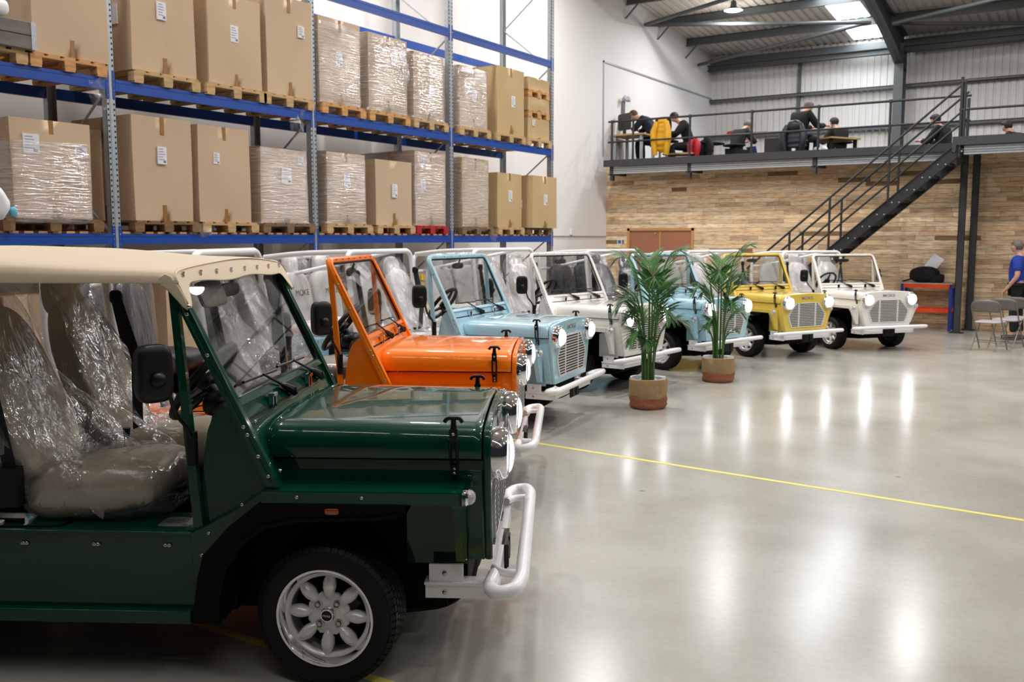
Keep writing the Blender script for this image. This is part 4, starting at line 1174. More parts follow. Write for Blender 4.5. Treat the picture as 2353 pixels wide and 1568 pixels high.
# floor tape
tp = MB()
a = Vector((-4.6, 6.715, 0)); b_ = Vector((1.5, 6.27, 0)); dn = (b_ - a).normalized(); sd = Vector((-dn.y, dn.x, 0)) * 0.023
tp.add([a - sd, b_ - sd, b_ + sd, a + sd] + [v + Vector((0, 0, 0.0015)) for v in (a - sd, b_ - sd, b_ + sd, a + sd)], [(0, 1, 2, 3), (4, 5, 6, 7), (0, 1, 5, 4), (1, 2, 6, 5), (2, 3, 7, 6), (3, 0, 4, 7)])
tag(obj('floor_tape', tp, M['tapeyellow'], smooth=0), 'long yellow tape line across the concrete floor from the orange car rightwards', 'tape line')
tp = MB()
a = Vector((-3.4, 2.655, 0)); b_ = Vector((0.5, 2.71, 0)); dn = (b_ - a).normalized(); sd = Vector((-dn.y, dn.x, 0)) * 0.023
tp.add([a - sd, b_ - sd, b_ + sd, a + sd] + [v + Vector((0, 0, 0.0015)) for v in (a - sd, b_ - sd, b_ + sd, a + sd)], [(0, 1, 2, 3), (4, 5, 6, 7), (0, 1, 5, 4), (1, 2, 6, 5), (2, 3, 7, 6), (3, 0, 4, 7)])
tag(obj('floor_tape', tp, M['tapeyellow'], smooth=0), 'yellow tape line running under the green car, seen just by its front tyre', 'tape line')

# ------------------------------------------------------------------ pallet racking
RX, RB = -8.21, -9.25
UP = [2.95, 5.70, 8.43, 11.25, 14.18]
rack = tag(empty('pallet_rack', (RX, 8.4, 0)), 'tall blue and galvanised pallet rack along the white wall', 'rack')
def upright_mesh():
    mb = MB()
    mb.box(-0.004, 0.0, -0.050, 0.050, 0, 7.4); mb.box(-0.07, 0, -0.050, -0.046, 0, 7.4); mb.box(-0.07, 0, 0.046, 0.050, 0, 7.4)
    mb.box(0.0, 0.004, -0.014, 0.014, 0, 7.4)
    return mb.mesh('upright', 0)
def holes_mesh():
    mb = MB()
    z = 0.1
    while z < 7.35:
        for y in (-0.032, 0.032): mb.box(0.0, 0.0012, y - 0.0075, y + 0.0075, z - 0.010, z + 0.010)
        z += 0.052
    return mb.mesh('holes', 0)
um, hm = upright_mesh(), holes_mesh()
for y in UP:
    for X, flip in ((RX, 0), (RB, 1)):
        u = put('upright', um, M['galv'], rack, Vector((X, y, 0)) - rack.location, (0, 0, PI if flip else 0))
        put('holes', hm, M['galvdark'], u)['kind'] = 'stuff'
        if not flip:
            for zz, h in ((1.715, 0.26), (3.195, 0.26), (4.675, 0.22)):
                for yy in (-0.034, 0.034):
                    mb = MB().box(0.001, 0.0045, yy - 0.015, yy + 0.015, zz - h / 2, zz + h / 2)
                    obj('beam_connector', mb, M['beamblue'], u, smooth=0)
                    mb = MB()
                    for i in range(5): mb.sup((0.006, yy, zz - h / 2 + 0.03 + i * (h - 0.06) / 4), (0.003, 0.005, 0.005), nu=6, nv=4)
                    st_ = obj('connector_studs', mb, M['steelbolt'], u, smooth=60); st_['kind'] = 'stuff'
    mb = MB(); zz = 0.3; k = 0
    while zz < 6.8:
        a, b_ = (RX - 0.05, RB + 0.05) if k % 2 == 0 else (RB + 0.05, RX - 0.05)
        mb.tube([(a, y, zz), (b_, y, zz + 0.72)], 0.014, 6); zz += 0.72; k += 1
    child('cross_brace', mb, M['galv'], rack)
for i in range(4):
    ya, yb = UP[i] + 0.052, UP[i + 1] - 0.052
    for (z0, z1) in ((1.665, 1.770), (3.140, 3.250), (4.620, 4.730)):
        for X in (RX, RB):
            xa, xb = (X - 0.045, X + 0.004) if X == RX else (X - 0.004, X + 0.045)
            mb = MB().box(xa, xb, ya, yb, z0, z1)
            mb.box(xb - 0.001 if X == RX else xa - 0.003, xb + 0.004 if X == RX else xa + 0.001, ya, yb, z1 - 0.03, z1)
            child('beam', mb, M['beamblue'], rack, smooth=0)
    mb = MB(); y = ya + 0.05
    while y < yb - 0.05:
        mb.box(RB - 0.02, RX + 0.006, y - 0.042, y + 0.042, 1.770, 1.790); y += 0.135
    sl = child('slat_deck', mb, M['woodorange'], rack, smooth=0)
    sl['label'] = 'loose timber slats laid across the beams'

# pallets
def pallet_mesh(w, d, h):
    mb = MB(); tb = h * 0.16
    for k in range(5 if w < 0.9 else 7):
        pass
    n = 5
    for k in range(n):                       # top boards run along x
        y = -w / 2 + w * (k + 0.5) / n
        mb.box(-d, 0, y - w / n * 0.36, y + w / n * 0.36, h - tb, h)
    for x in (-d + 0.05, -d / 2, -0.05):      # cross boards
        mb.box(x - 0.05, x + 0.05, -w / 2, w / 2, h - 2 * tb, h - tb)
        for y in (-w / 2 + 0.055, 0, w / 2 - 0.055):
            mb.box(x - 0.05, x + 0.05, y - 0.055, y + 0.055, tb, h - 2 * tb)
    for y in (-w / 2 + 0.055, 0, w / 2 - 0.055): mb.box(-d, 0, y - 0.05, y + 0.05, 0, tb)
    return mb.mesh('pallet', 0)
PM = {}
def pallet(y, w, z, h, m, label, x=-8.17, d=1.08, group='pallets on the rack', rz=0):
    key = (round(w, 2), round(h, 3), d)
    if key not in PM: PM[key] = pallet_mesh(w, d, h)
    o = put('wooden_pallet' if m != 'redpallet' else 'pallet', PM[key], M[m], None, (x, y, z), (0, 0, rz))
    return tag(o, label, 'pallet', group)
def box_mesh(w, d, h, seed, bulge=0.012):
    mb = MB(); rg = random.Random(seed)
    n = 8
    def fn_face(u, v, f):
        y = (u - 0.5) * w; z = v * h
        bx = bulge * math.sin(PI * u) * math.sin(PI * v) + 0.004 * math.sin(7 * v + seed)
        return (f * 1.0 + (bx if f == 0 else 0), y, z)
    mb.sheet(lambda u, v: (bulge * math.sin(PI * u) * math.sin(PI * v) * (1 if seed % 2 else -0.6), (u - 0.5) * w + 0.006 * math.sin(v * PI + seed) * (u - 0.5) * 2, v * h), n, n)
    mb.sheet(lambda u, v: (-u * d, -w / 2 - bulge * 0.5 * math.sin(PI * u) * math.sin(PI * v) - (0.006 * math.sin(v * PI + seed)) * (1 - u), v * h), n, n)
    mb.sheet(lambda u, v: (-u * d, w / 2 + (0.006 * math.sin(v * PI + seed)) * (1 - u), v * h), n, n)
    mb.sheet(lambda u, v: (-d, (u - 0.5) * w, v * h), 2, n)
    mb.sheet(lambda u, v: (-v * d, (u - 0.5) * w, h + 0.004 * math.sin(9 * u + seed) * math.sin(PI * v)), n, 4)
    mb.sheet(lambda u, v: (-v * d, (u - 0.5) * w, 0), 2, 2)
    return mb.mesh('carton', 50)
def carton(y0, y1, z0, z1, label, m='card', wrap=0, lab=None, tape=(1, 1), x=-8.2, d=1.0, seed=1, side_lab=False, texts=None, wtop=1.0):
    w = y1 - y0; h = z1 - z0
    o = put('cardboard_box', box_mesh(w, d, h, seed), M[m], None, (x, (y0 + y1) / 2, z0))
    tag(o, label, 'box', 'cartons on the pallet rack')
    if tape[0]: obj('parcel_tape', MB().box(-0.01, 0.005, -0.022, 0.022, h - 0.17, h + 0.002), M['tape'], o, smooth=0)
    if tape[1]: obj('parcel_tape', MB().box(-0.01, 0.005, -0.022, 0.022, 0, 0.16), M['tape'], o, smooth=0)
    if any(tape):
        obj('parcel_tape', MB().box(-0.47, -0.43, -w / 2 - 0.012, -w / 2 - 0.006, h - 0.2, h), M['tape'], o, smooth=0)
        obj('parcel_tape', MB().box(-0.47, -0.43, -w / 2 - 0.012, -w / 2 - 0.006, 0, 0.16), M['tape'], o, smooth=0)
    if lab:
        for (ly, lz, lw, lh) in lab:
            p = obj('shipping_label', MB().box(0.0, 0.0165, ly - lw / 2, ly + lw / 2, lz - lh / 2, lz + lh / 2), M['paper'], o, smooth=0)
            mb = MB()
            for q in range(5): mb.box(0.016, 0.0172, ly - lw * 0.4, ly + lw * (0.1 + 0.3 * ((q * 37) % 3) / 3), lz + lh * (0.36 - 0.15 * q) - 0.003, lz + lh * (0.36 - 0.15 * q) + 0.003)
            mb.box(0.016, 0.0172, ly + lw * 0.12, ly + lw * 0.4, lz - lh * 0.42, lz - lh * 0.28)
            obj('printed_lines', mb, M['ink'], p, smooth=0)
    if side_lab:
        obj('shipping_label', MB().box(-0.30, -0.20, -w / 2 - 0.014, -w / 2 - 0.002, h * 0.38, h * 0.54), M['paper'], o, smooth=0)
    if wrap:
        top = h * wtop + 0.01
        def fn(p):
            q = Vector((p.x, p.y, p.z))
            k = 1.0 + (0.10 if p.z < -h * 0.46 else 0)
            q.y *= k
            n1 = noise.noise(Vector((q.x * 3 + seed, q.y * 3, q.z * 14))); n2 = noise.noise(Vector((q.y * 9 + seed, q.x * 9, q.z * 30)))
            q.x += (n1 * 0.012 + n2 * 0.006); q.y += n1 * 0.008
            return q
        mb = MB().sup((-d / 2, 0, top / 2 - 0.02), (d / 2 + 0.022, w / 2 + 0.022, top / 2 + 0.03), 14, 14, nu=72, nv=44, fn=fn)
        pw = obj('plastic_wrap', mb, M['wrap'], o, smooth=60)
        pw['label'] = 'clear stretch film'
    if texts:
        for (txt, size, ty, tz) in texts:
            q = put('printed_lettering', text_mesh(txt, size, 0.0005), M['print_dark'], o, (-ty, -w / 2 - 0.013, tz), (PI / 2, 0, 0))
    return o
LB = (0.11, 0.19)
def lab1(y, z): return [(y, z, 0.105, 0.175)]
# upper shelf
P2, H2 = 3.25, 0.128
UPPER = [
    (5.27, 0.76, 'woodorange'), (6.34, 0.80, 'wood'), (7.24, 0.84, 'wood'), (8.02, 0.80, 'wood'), (8.95, 0.80, 'woodorange'), (9.84, 0.84, 'woodorange'), (10.74, 0.80, 'wood'), (11.83, 0.82, 'wood'), (12.83, 0.86, 'wood'), (13.72, 0.78, 'wood')]
ulab = ['under the tall plain box at the upper left', 'right of the first upright', 'under the box with a centred label', 'under the box whose label is torn', 'under the first film-wrapped upper box', 'under the box with a flapping film corner', 'under the narrow wrapped upper box', 'just right of the third upright', 'under the last tall plain upper box', 'under the stacked small crates']
for (y, w, m), l in zip(UPPER, ulab): pallet(y, w, P2, H2, m, 'timber pallet on the upper shelf ' + l)
pallet(4.44, 0.86, P2, H2, 'wood', 'timber pallet on the upper shelf under the grey boxes at the left edge')
Z2 = P2 + H2
carton(4.94, 5.68, Z2, Z2 + 1.25, 'tall plain cardboard box at the upper left with black lettering on its side', lab=None, seed=1, tape=(0, 1), x=-8.19, texts=[('MOKE', 0.24, 0.50, 0.62), ('MOTOR', 0.05, 0.48, 0.47)])
carton(5.95, 6.71, Z2, Z2 + 1.20, 'plain upper-shelf cardboard box with a white label, first right of the left upright', lab=lab1(-0.03, 0.62), seed=2, side_lab=True)
carton(6.88, 7.62, Z2, Z2 + 0.96, 'plain upper-shelf cardboard box with brown tape and centred white label', lab=lab1(-0.02, 0.56), seed=3)
carton(7.70, 8.42, Z2, Z2 + 1.12, 'plain upper-shelf cardboard box with a torn label at its upper right', lab=[(0.18, 0.76, 0.095, 0.13)], seed=4)
carton(8.54, 9.28, Z2, Z2 + 1.02, 'film-wrapped upper-shelf box right of the second upright', wrap=1, lab=lab1(-0.03, 0.55), seed=5, wtop=0.97)
carton(9.44, 10.22, Z2, Z2 + 0.99, 'film-wrapped upper-shelf box with loose film flap and two labels', wrap=1, lab=[(0.12, 0.72, 0.10, 0.15), (0.30, 0.80, 0.08, 0.13)], seed=6)
carton(10.37, 11.05, Z2, Z2 + 0.90, 'narrow film-wrapped upper-shelf box left of the third upright', wrap=1, lab=lab1(0.05, 0.40), seed=7)
carton(11.46, 12.17, Z2 - 0.02, Z2 + 0.88, 'film-wrapped upper-shelf box right of the third upright', wrap=1, lab=lab1(0.0, 0.5), seed=8)
carton(12.46, 13.25, Z2, Z2 + 1.03, 'tall plain ochre cardboard box near the right end of the upper shelf', m='card2', lab=lab1(0.05, 0.52), seed=9)
zz = Z2
for k in range(3):
    hgt = (0.34, 0.22, 0.20)[k]
    nm = ('lowest', 'middle', 'topmost')[k]
    carton(13.38, 14.06, zz, zz + hgt, '%s of the three flat brown crates stacked at the right end of the upper shelf' % nm, m='card2', seed=20 + k, tape=(0, 0), lab=[(-0.18, hgt * 0.75, 0.07, 0.10)] if k == 0 else None, d=0.9)
    zz += hgt
    if k < 2:
        pallet(13.72, 0.68, zz, 0.115, 'woodorange', '%s of the two pallets between the stacked crates at the upper right' % ('lower', 'upper')[k], d=0.92, x=-8.19); zz += 0.115
# small grey boxes and white bag at the upper left edge
for k in range(2):
    o = tag(obj('slatted_box', MB().box(-0.5, 0, -0.42, 0.42, 0, 0.115), M['stackgrey'], loc=(-8.12, 4.50, Z2 + 0.12 * k), bevel=0.006), ('lower' if k == 0 else 'upper') + ' of two flat grey boxes at the upper left edge of the rack', 'box', 'grey boxes at the upper left')
    obj('end_wrapping', MB().box(-0.5, 0.004, 0.38, 0.425, -0.002, 0.117), M['galv'], o, smooth=0)
tag(obj('plastic_bag', MB().sup((0, 0, 0.09), (0.18, 0.24, 0.10), 2.4, nu=30, nv=16, fn=lambda p: crumple(p, 0.03, 6, 2)), M['bagwhite'], loc=(-8.30, 4.52, Z2 + 0.24)), 'white plastic bag lying on the grey boxes at the upper left edge', 'bag')
# lower shelf
P1, H1 = 1.79, 0.112
LOWER = [(5.05, 0.98, 'wooddark', 'under the first film-wrapped lower box'), (6.28, 0.80, 'wooddark', 'under the tall plain box with two tape strips'), (7.10, 0.78, 'wood', 'under the plain box with a folded label'), (7.98, 0.84, 'wooddark', 'under the wrapped box beside the second upright'), (9.02, 0.86, 'wood', 'first right of the second upright'), (9.94, 0.80, 'wood', 'under the shorter plain box'), (10.74, 0.74, 'redpallet', None), (11.90, 0.86, 'wooddark', 'under the wrapped box right of the third upright'), (12.84, 0.78, 'wood', 'second from the right end'), (13.74, 0.74, 'wooddark', 'at the right end')]
for (y, w, m, l) in LOWER:
    pallet(y, w, P1, H1, m, ('timber pallet on the lower shelf ' + l) if l else 'bright red pallet on the lower shelf left of the third upright')
Z1 = P1 + H1
carton(4.66, 5.42, Z1, Z1 + 0.88, 'large half-wrapped cardboard box at the left of the lower shelf', wrap=1, lab=[(-0.20, 0.66, 0.15, 0.17), (0.28, 0.62, 0.12, 0.08)], seed=11, wtop=0.80, x=-8.16)
carton(5.91, 6.61, Z1, Z1 + 1.04, 'tall plain lower-shelf box with brown tape strips, right of the left upright', lab=lab1(-0.02, 0.66), seed=12)
carton(6.70, 7.40, Z1, Z1 + 1.02, 'plain lower-shelf box with a folded white label at its upper left', lab=[(-0.12, 0.68, 0.08, 0.12)], seed=13)
carton(7.56, 8.30, Z1 - 0.01, Z1 + 0.86, 'film-wrapped lower-shelf box left of the second upright with a large label', wrap=1, lab=[(0.02, 0.56, 0.15, 0.18), (0.25, 0.75, 0.09, 0.09)], seed=14, tape=(0, 0))
carton(8.63, 9.34, Z1, Z1 + 0.89, 'film-wrapped lower-shelf box right of the second upright', wrap=1, lab=lab1(0.0, 0.55), seed=15)
carton(9.54, 10.30, Z1, Z1 + 0.86, 'shorter plain lower-shelf box with labels on front and side', lab=lab1(0.0, 0.46), seed=16, side_lab=True, tape=(0, 1))
carton(10.38, 11.08, Z1, Z1 + 1.03, 'film-wrapped lower-shelf box standing on the red pallet', wrap=1, lab=[(-0.20, 0.88, 0.09, 0.13), (-0.18, 0.55, 0.09, 0.19)], seed=17)
carton(11.51, 12.20, Z1 - 0.03, Z1 + 1.02, 'film-wrapped lower-shelf box right of the third upright', wrap=1, seed=18, m='card2')
carton(12.46, 13.17, Z1, Z1 + 0.86, 'open plain lower-shelf box, second from the right end', lab=lab1(0.0, 0.5), seed=19, m='card2', side_lab=True)
carton(13.36, 14.16, Z1, Z1 + 0.86, 'plain lower-shelf box at the right end of the rack', lab=lab1(0.0, 0.47), seed=21, m='card2', x=-8.10, side_lab=True)
carton(5.48, 5.86, Z1, Z1 + 0.90, 'shaded box behind the left upright with black lettering', seed=22, x=-8.62, d=0.6, tape=(0, 0), texts=[('MOKE', 0.13, 0.25, 0.45)])
def scrap(x, y, z, w, h, label, seed, m='filmloose'):
    def fn(u, v): return crumple(Vector(((u - 0.5) * 0.05, (u - 0.5) * w * (1 - 0.35 * v), -v * h)), 0.05, 8, seed)
    o = obj('film_scrap', MB().sheet(fn, 16, 24), M[m], loc=(x, y, z), smooth=60, recalc=False)
    return tag(o, label, 'plastic film')
scrap(-8.14, 5.53, 3.24, 0.12, 0.30, 'torn clear film hanging from the upper shelf beside the left upright', 1)
scrap(-8.20, 8.16, 3.25, 0.20, 0.38, 'knotted clear film hanging from the upper shelf beside the second upright', 2)
scrap(-8.14, 6.72, 1.86, 0.16, 0.10, 'bunched clear film at the lower shelf edge under the box with a folded label', 3)
scrap(-8.14, 12.30, 1.82, 0.20, 0.16, 'crumpled clear film hanging at the lower shelf edge right of the third upright', 4)
def flap(u, v): return crumple(Vector((0.03 + 0.04 * math.sin(PI * u), 0.05 + (u - 0.2) * 0.42, 0.82 - v * 0.46 * (0.35 + 0.65 * u))), 0.03, 7, 4)
o = tag(obj('film_flap', MB().sheet(flap, 20, 20), M['filmloose'], loc=(-8.19, 9.85, Z2 + 0.03), smooth=60, recalc=False), 'loose flap of clear film hanging across an upper-shelf box', 'plastic film')
# white and turquoise bags at the left edge of the lower shelf
tag(obj('plastic_bag', MB().sup((0, 0, 0), (0.08, 0.11, 0.17), 2.3, nu=24, nv=16, R=Euler((0.5, 0, 0)).to_matrix(), fn=lambda p: crumple(p, 0.025, 8, 5)), M['bagwhite'], loc=(-8.09, 4.44, 2.06)), 'white crumpled bag at the left edge of the lower shelf', 'bag')
tag(obj('cleaning_cloth', MB().sup((0, 0, 0), (0.03, 0.035, 0.045), 2.3, nu=20, nv=12, fn=lambda p: crumple(p, 0.01, 12, 8)), M['cyan'], loc=(-8.07, 4.60, 1.955)), 'small turquoise cloth beside the white bag on the lower shelf', 'cloth')
# goods on the floor under the rack
for k, (y0, y1, h, m, l) in enumerate(((9.1, 10.0, 1.18, 'card', 'low cardboard box on the floor under the rack behind the orange car windscreen'), (10.4, 11.2, 1.22, 'card2', 'cardboard box with yellow striped edge on the floor under the rack'), (11.6, 12.5, 1.05, 'card', 'cardboard box on the floor under the rack behind the pale blue car'), (6.3, 7.3, 1.25, 'card', 'cardboard box on the floor under the rack behind the green car canvas'), (7.5, 8.3, 1.15, 'card', 'cardboard box on the floor under the rack behind the green car windscreen'), (4.6, 5.6, 1.2, 'card', 'cardboard box on the floor under the rack at the far left'))):
    o = put('cardboard_box', box_mesh(y1 - y0, 0.9, h, 31 + k), M[m], None, (-8.3, (y0 + y1) / 2, 0.0)); tag(o, l, 'box', 'cartons under the rack')
    if k == 1:
        mb = MB()
        for q in range(5): mb.box(0.0, 0.02, -0.36 + q * 0.16, -0.27 + q * 0.16, h - 0.09, h - 0.01)
        obj('striped_label', mb, M['yellowlabel'], o, smooth=0)
# ------------------------------------------------------------------ potted palms
def palm(x, y, seed, label, fronds, ph=0.30):
    rg = random.Random(seed)
    t = tag(empty('potted_palm', (x, y, 0)), label, 'potted plant')
    R = 0.195
    def wob(p, k):
        a = math.atan2(p[1], p[0]); return 1 + 0.02 * math.sin(3 * a + k + seed) + 0.012 * math.sin(7 * a + 2 * k)
    def ring(mb, prof):
        nn = 40; vs = []; fs = []
        for i, (r, z) in enumerate(prof):
            for k in range(nn):
                a = 2 * PI * k / nn; q = r * wob((math.cos(a), math.sin(a)), i * 0.7)
                vs.append((q * math.cos(a), q * math.sin(a), z + 0.005 * math.sin(2 * a + i)))
        for i in range(len(prof) - 1):
            for k in range(nn): fs.append((i * nn + k, i * nn + (k + 1) % nn, (i + 1) * nn + (k + 1) % nn, (i + 1) * nn + k))
        mb.add(vs, fs); return mb
    zc = ph * 0.42
    pot = obj('basket', ring(MB(), [(R * 0.98, zc - 0.01), (R * 1.0, zc + 0.02), (R * 1.0, ph * 0.7), (R * 1.01, ph), (R * 0.94, ph + 0.004), (R * 0.93, ph - 0.05)]), M['jute'], t, smooth=50)
    obj('lower_band', ring(MB(), [(0.0, 0.004), (R * 0.90, 0.004), (R * 0.97, 0.02), (R * 0.99, zc * 0.35), (R * 0.955, zc * 0.55), (R * 1.0, zc * 0.8), (R * 0.985, zc)]), M['terracotta'], t, smooth=50)
    obj('liner', ring(MB(), [(R * 0.935, ph - 0.06), (R * 0.925, ph + 0.012), (R * 0.86, ph + 0.006), (R * 0.84, ph - 0.05)]), M['bagwhite'], t, smooth=50)
    obj('soil', MB().lathe([(0, ph - 0.025), (R * 0.5, ph - 0.03), (R * 0.9, ph - 0.04)], 24), M['soil'], t)
    stones = MB()
    for k in range(9):
        a = rg.random() * 6.28; stones.sup((R * 0.7 * math.cos(a), R * 0.7 * math.sin(a), ph - 0.028), (0.022, 0.016, 0.010), nu=10, nv=6)
    obj('pebbles', stones, M['bagwhite'], t)
    for (az, base_r, h, reach, droop, flen, twist) in fronds:
        az = math.radians(az); ba = az + rg.uniform(-0.6, 0.6)
        b0 = Vector((base_r * math.cos(ba), base_r * math.sin(ba), ph - 0.03))
        dirv = Vector((math.cos(az), math.sin(az), 0))
        P = []
        NP = 26
        for k in range(NP + 1):
            u = k / NP
            r = reach * (u ** 2.1)
            z = ph - 0.03 + h * (math.sin(u * PI / 2) ** 0.85) - droop * max(0, u - 0.62) ** 2 * 4
            r *= 0.88
            P.append(b0 * (1) * 1.0 + dirv * r + Vector((0, 0, z - b0.z)))
        f = obj('frond_stalk', MB().tube(P, [0.011 * (1 - 0.8 * k / NP) + 0.0015 for k in range(NP + 1)], 7), M['stem'], t, smooth=60)
        mb = MB(); side = dirv.cross(Vector((0, 0, 1))).normalized()
        s0 = int(NP * 0.48)
        cnt = 19
        for j in range(cnt):
            u = s0 + (NP - s0) * j / (cnt - 1)
            i = min(int(u), NP - 1); fr = u - i
            p = P[i].lerp(P[i + 1], fr); tg = (P[i + 1] - P[i]).normalized()
            q = j / (cnt - 1)
            ll = 0.86 * flen * (0.55 + 0.75 * math.sin(PI * min(1, 0.18 + q * 0.80))) * rg.uniform(0.9, 1.08)
            for sgn in (-1, 1):
                sp = math.radians(rg.uniform(32, 46) * (1 - 0.50 * q))
                upn = side.cross(tg).normalized() * -1
                d0 = (tg * math.cos(sp) + side * sgn * math.sin(sp) + upn * 0.18).normalized()
                wd = 0.0095 * rg.uniform(0.85, 1.15)
                pts = []; dcur = d0.copy(); cur = p.copy()
                ns = 7
                for m_ in range(ns + 1):
                    pts.append(cur.copy()); cur = cur + dcur * (ll / ns); dcur = (dcur + Vector((0, 0, -0.065 - 0.04 * m_ / ns))).normalized()
                vs = []; fs = []
                for m_, pp in enumerate(pts):
                    w_ = wd * math.sin(PI * min(1, 0.12 + 0.88 * m_ / ns)) if m_ < ns else 0.0008
                    tt = (pts[min(m_ + 1, ns)] - pts[max(m_ - 1, 0)]).normalized()
                    sd_ = tt.cross(upn).normalized()
                    vs += [pp - sd_ * w_ + upn * w_ * 0.35, pp.copy(), pp + sd_ * w_ + upn * w_ * 0.35]
                for m_ in range(ns):
                    a = m_ * 3
                    fs += [(a, a + 1, a + 4, a + 3), (a + 1, a + 2, a + 5, a + 4)]
                mb.add(vs, fs)
        obj('leaflets', mb, M['leaf'], f, smooth=60, recalc=False, weld=False)
    return t
# azimuths: 32 deg = image right, 212 = image left, 122 = away, 302 = toward the camera
PALM_A = [
    (40, 0.05, 1.36, 0.30, 0.05, 0.26, 0), (200, 0.05, 1.34, 0.34, 0.16, 0.27, 0), (120, 0.04, 1.28, 0.20, 0.05, 0.28, 0), (300, 0.04, 1.12, 0.24, 0.10, 0.27, 0),
    (70, 0.06, 1.05, 0.26, 0.10, 0.25, 0), (232, 0.06, 0.92, 0.34, 0.26, 0.24, 0), (20, 0.05, 0.72, 0.42, 0.34, 0.22, 0), (180, 0.06, 0.98, 0.30, 0.22, 0.26, 0), (330, 0.06, 0.84, 0.30, 0.28, 0.24, 0),
    (255, 0.05, 0.58, 0.30, 0.26, 0.20, 0), (150, 0.05, 0.80, 0.30, 0.20, 0.22, 0), (40, 0.06, 0.92, 0.16, 0.05, 0.24, 0), (285, 0.06, 0.48, 0.20, 0.14, 0.17, 0), (215, 0.04, 0.70, 0.22, 0.10, 0.2, 0)]
PALM_B = [
    (36, 0.05, 1.40, 0.34, 0.02, 0.25, 0), (205, 0.05, 1.26, 0.36, 0.18, 0.28, 0), (110, 0.04, 1.24, 0.22, 0.06, 0.27, 0), (290, 0.04, 1.14, 0.26, 0.14, 0.28, 0),
    (60, 0.06, 1.10, 0.34, 0.20, 0.25, 0), (225, 0.06, 0.98, 0.30, 0.22, 0.24, 0), (20, 0.05, 0.66, 0.30, 0.26, 0.20, 0), (170, 0.06, 0.90, 0.24, 0.16, 0.24, 0), (320, 0.06, 0.80, 0.26, 0.22, 0.22, 0),
    (250, 0.05, 0.55, 0.22, 0.20, 0.18, 0), (10, 0.05, 0.40, 0.18, 0.06, 0.12, 0), (200, 0.06, 0.42, 0.18, 0.10, 0.13, 0)]
palm(-3.91, 8.74, 4, 'larger potted palm in a two-tone basket, nearer the camera', PALM_A, 0.30)
palm(-3.93, 10.84, 9, 'smaller potted palm in a two-tone basket, farther back in front of the pale blue car', PALM_B, 0.29)

# ------------------------------------------------------------------ bench with bag under the stairs
b = tag(empty('workbench', (-2.88, 19.28, 0)), 'orange and blue steel workbench against the boarded wall beside the dark column', 'workbench')
for (x, y) in ((-0.42, -0.22), (0.42, -0.22), (-0.42, 0.22), (0.42, 0.22)):
    obj('leg', MB().box(x - 0.028, x + 0.028, y - 0.003, y + 0.003, 0, 0.87).box(x - 0.028 if x < 0 else x + 0.022, x - 0.022 if x < 0 else x + 0.028, y - 0.03, y + 0.03, 0, 0.87), M['benchblue'], b, smooth=0)
for z in (0.80, 0.34):
    for y in (-0.225, 0.225): obj('rail', MB().box(-0.40, 0.40, y - 0.02, y + 0.02, z, z + 0.075), M['benchorange'], b, smooth=0)
    for x in (-0.42, 0.42): obj('rail', MB().box(x - 0.02, x + 0.02, -0.22, 0.22, z, z + 0.075), M['benchorange'], b, smooth=0)
obj('bench_top', MB().box(-0.45, 0.45, -0.25, 0.25, 0.875, 0.893), M['benchtop'], b, smooth=0)
e = tag(empty('holdall_bag', (-2.93, 19.25, 0.893)), 'black fabric bag lying on the orange and blue workbench', 'bag')
obj('bag_body', MB().sup((-0.02, 0, 0.150), (0.27, 0.17, 0.150), 3, 2.6, nu=30, nv=16, fn=lambda p: crumple(p, 0.02, 5, 3)), M['bagblack'], e)
obj('side_pocket', MB().sup((0.20, -0.06, 0.085), (0.13, 0.10, 0.085), 5, 5, nu=24, nv=12), M['bagblack'], e)
obj('strap', MB().tube(fillet([(-0.40, -0.05, 0.02), (-0.25, -0.08, 0.06), (-0.2, 0, 0.2)], 0.05), 0.015, 8), M['bagblack'], e)
pp = tag(obj('paper_sheet', MB().cbox((0, 0, 0), (0.21, 0.004, 0.30), Euler((math.radians(-20), math.radians(34), 0)).to_matrix()), M['paper'], loc=(-2.80, 19.30, 1.27), smooth=0), 'white sheet of paper standing tilted in the black bag on the workbench', 'paper')

# ------------------------------------------------------------------ folding chairs
def folding_chair(x, y, rz, label):
    # chair faces local +y; back at y = -0.20
    t = tag(empty('folding_chair', (x, y, 0), rz), label, 'chair', 'grey folding chairs by the man in blue')
    r = 0.0105
    mb = MB()
    W = 0.205
    P = [(-W, 0.22, 0.0), (-W, -0.16, 0.55), (-W, -0.245, 0.775), (W, -0.245, 0.775), (W, -0.16, 0.55), (W, 0.22, 0.0)]
    obj('back_and_front_leg_tube', mb.tube(fillet(P, 0.12, 7), r, 8), M['chairmetal'], t)
    for s in (-1, 1):
        obj('rear_leg', MB().tube([(s * (W - 0.025), 0.13, 0.425), (s * (W - 0.025), -0.24, 0.0)], r, 8), M['chairmetal'], t)
    obj('stretcher', MB().cyl((-W, 0.13, 0.13), (W, 0.13, 0.13), 0.007, 8), M['chairmetal'], t)
    obj('stretcher', MB().cyl((-W + 0.025, -0.13, 0.13), (W - 0.025, -0.13, 0.13), 0.007, 8), M['chairmetal'], t)
    obj('seat', MB().sup((0, 0.03, 0.435), (0.195, 0.20, 0.022), 4.5, 3, nu=32, nv=10), M['chairseat'], t)
    def fn(u, v):
        xx = (u - 0.5) * 2 * (W - 0.006); top = 0.775 - 0.07 * abs(u * 2 - 1) ** 5
        z = 0.60 + (top - 0.60) * v; yy = -0.182 - (z - 0.60) * 0.38 - 0.022 * (1 - (u * 2 - 1) ** 2)
        return (xx, yy, z)
    bk = obj('backrest', MB().sheet(fn, 14, 6), M['chairback'], t)
    md = bk.modifiers.new('thick', 'SOLIDIFY'); md.thickness = 0.004
    return t
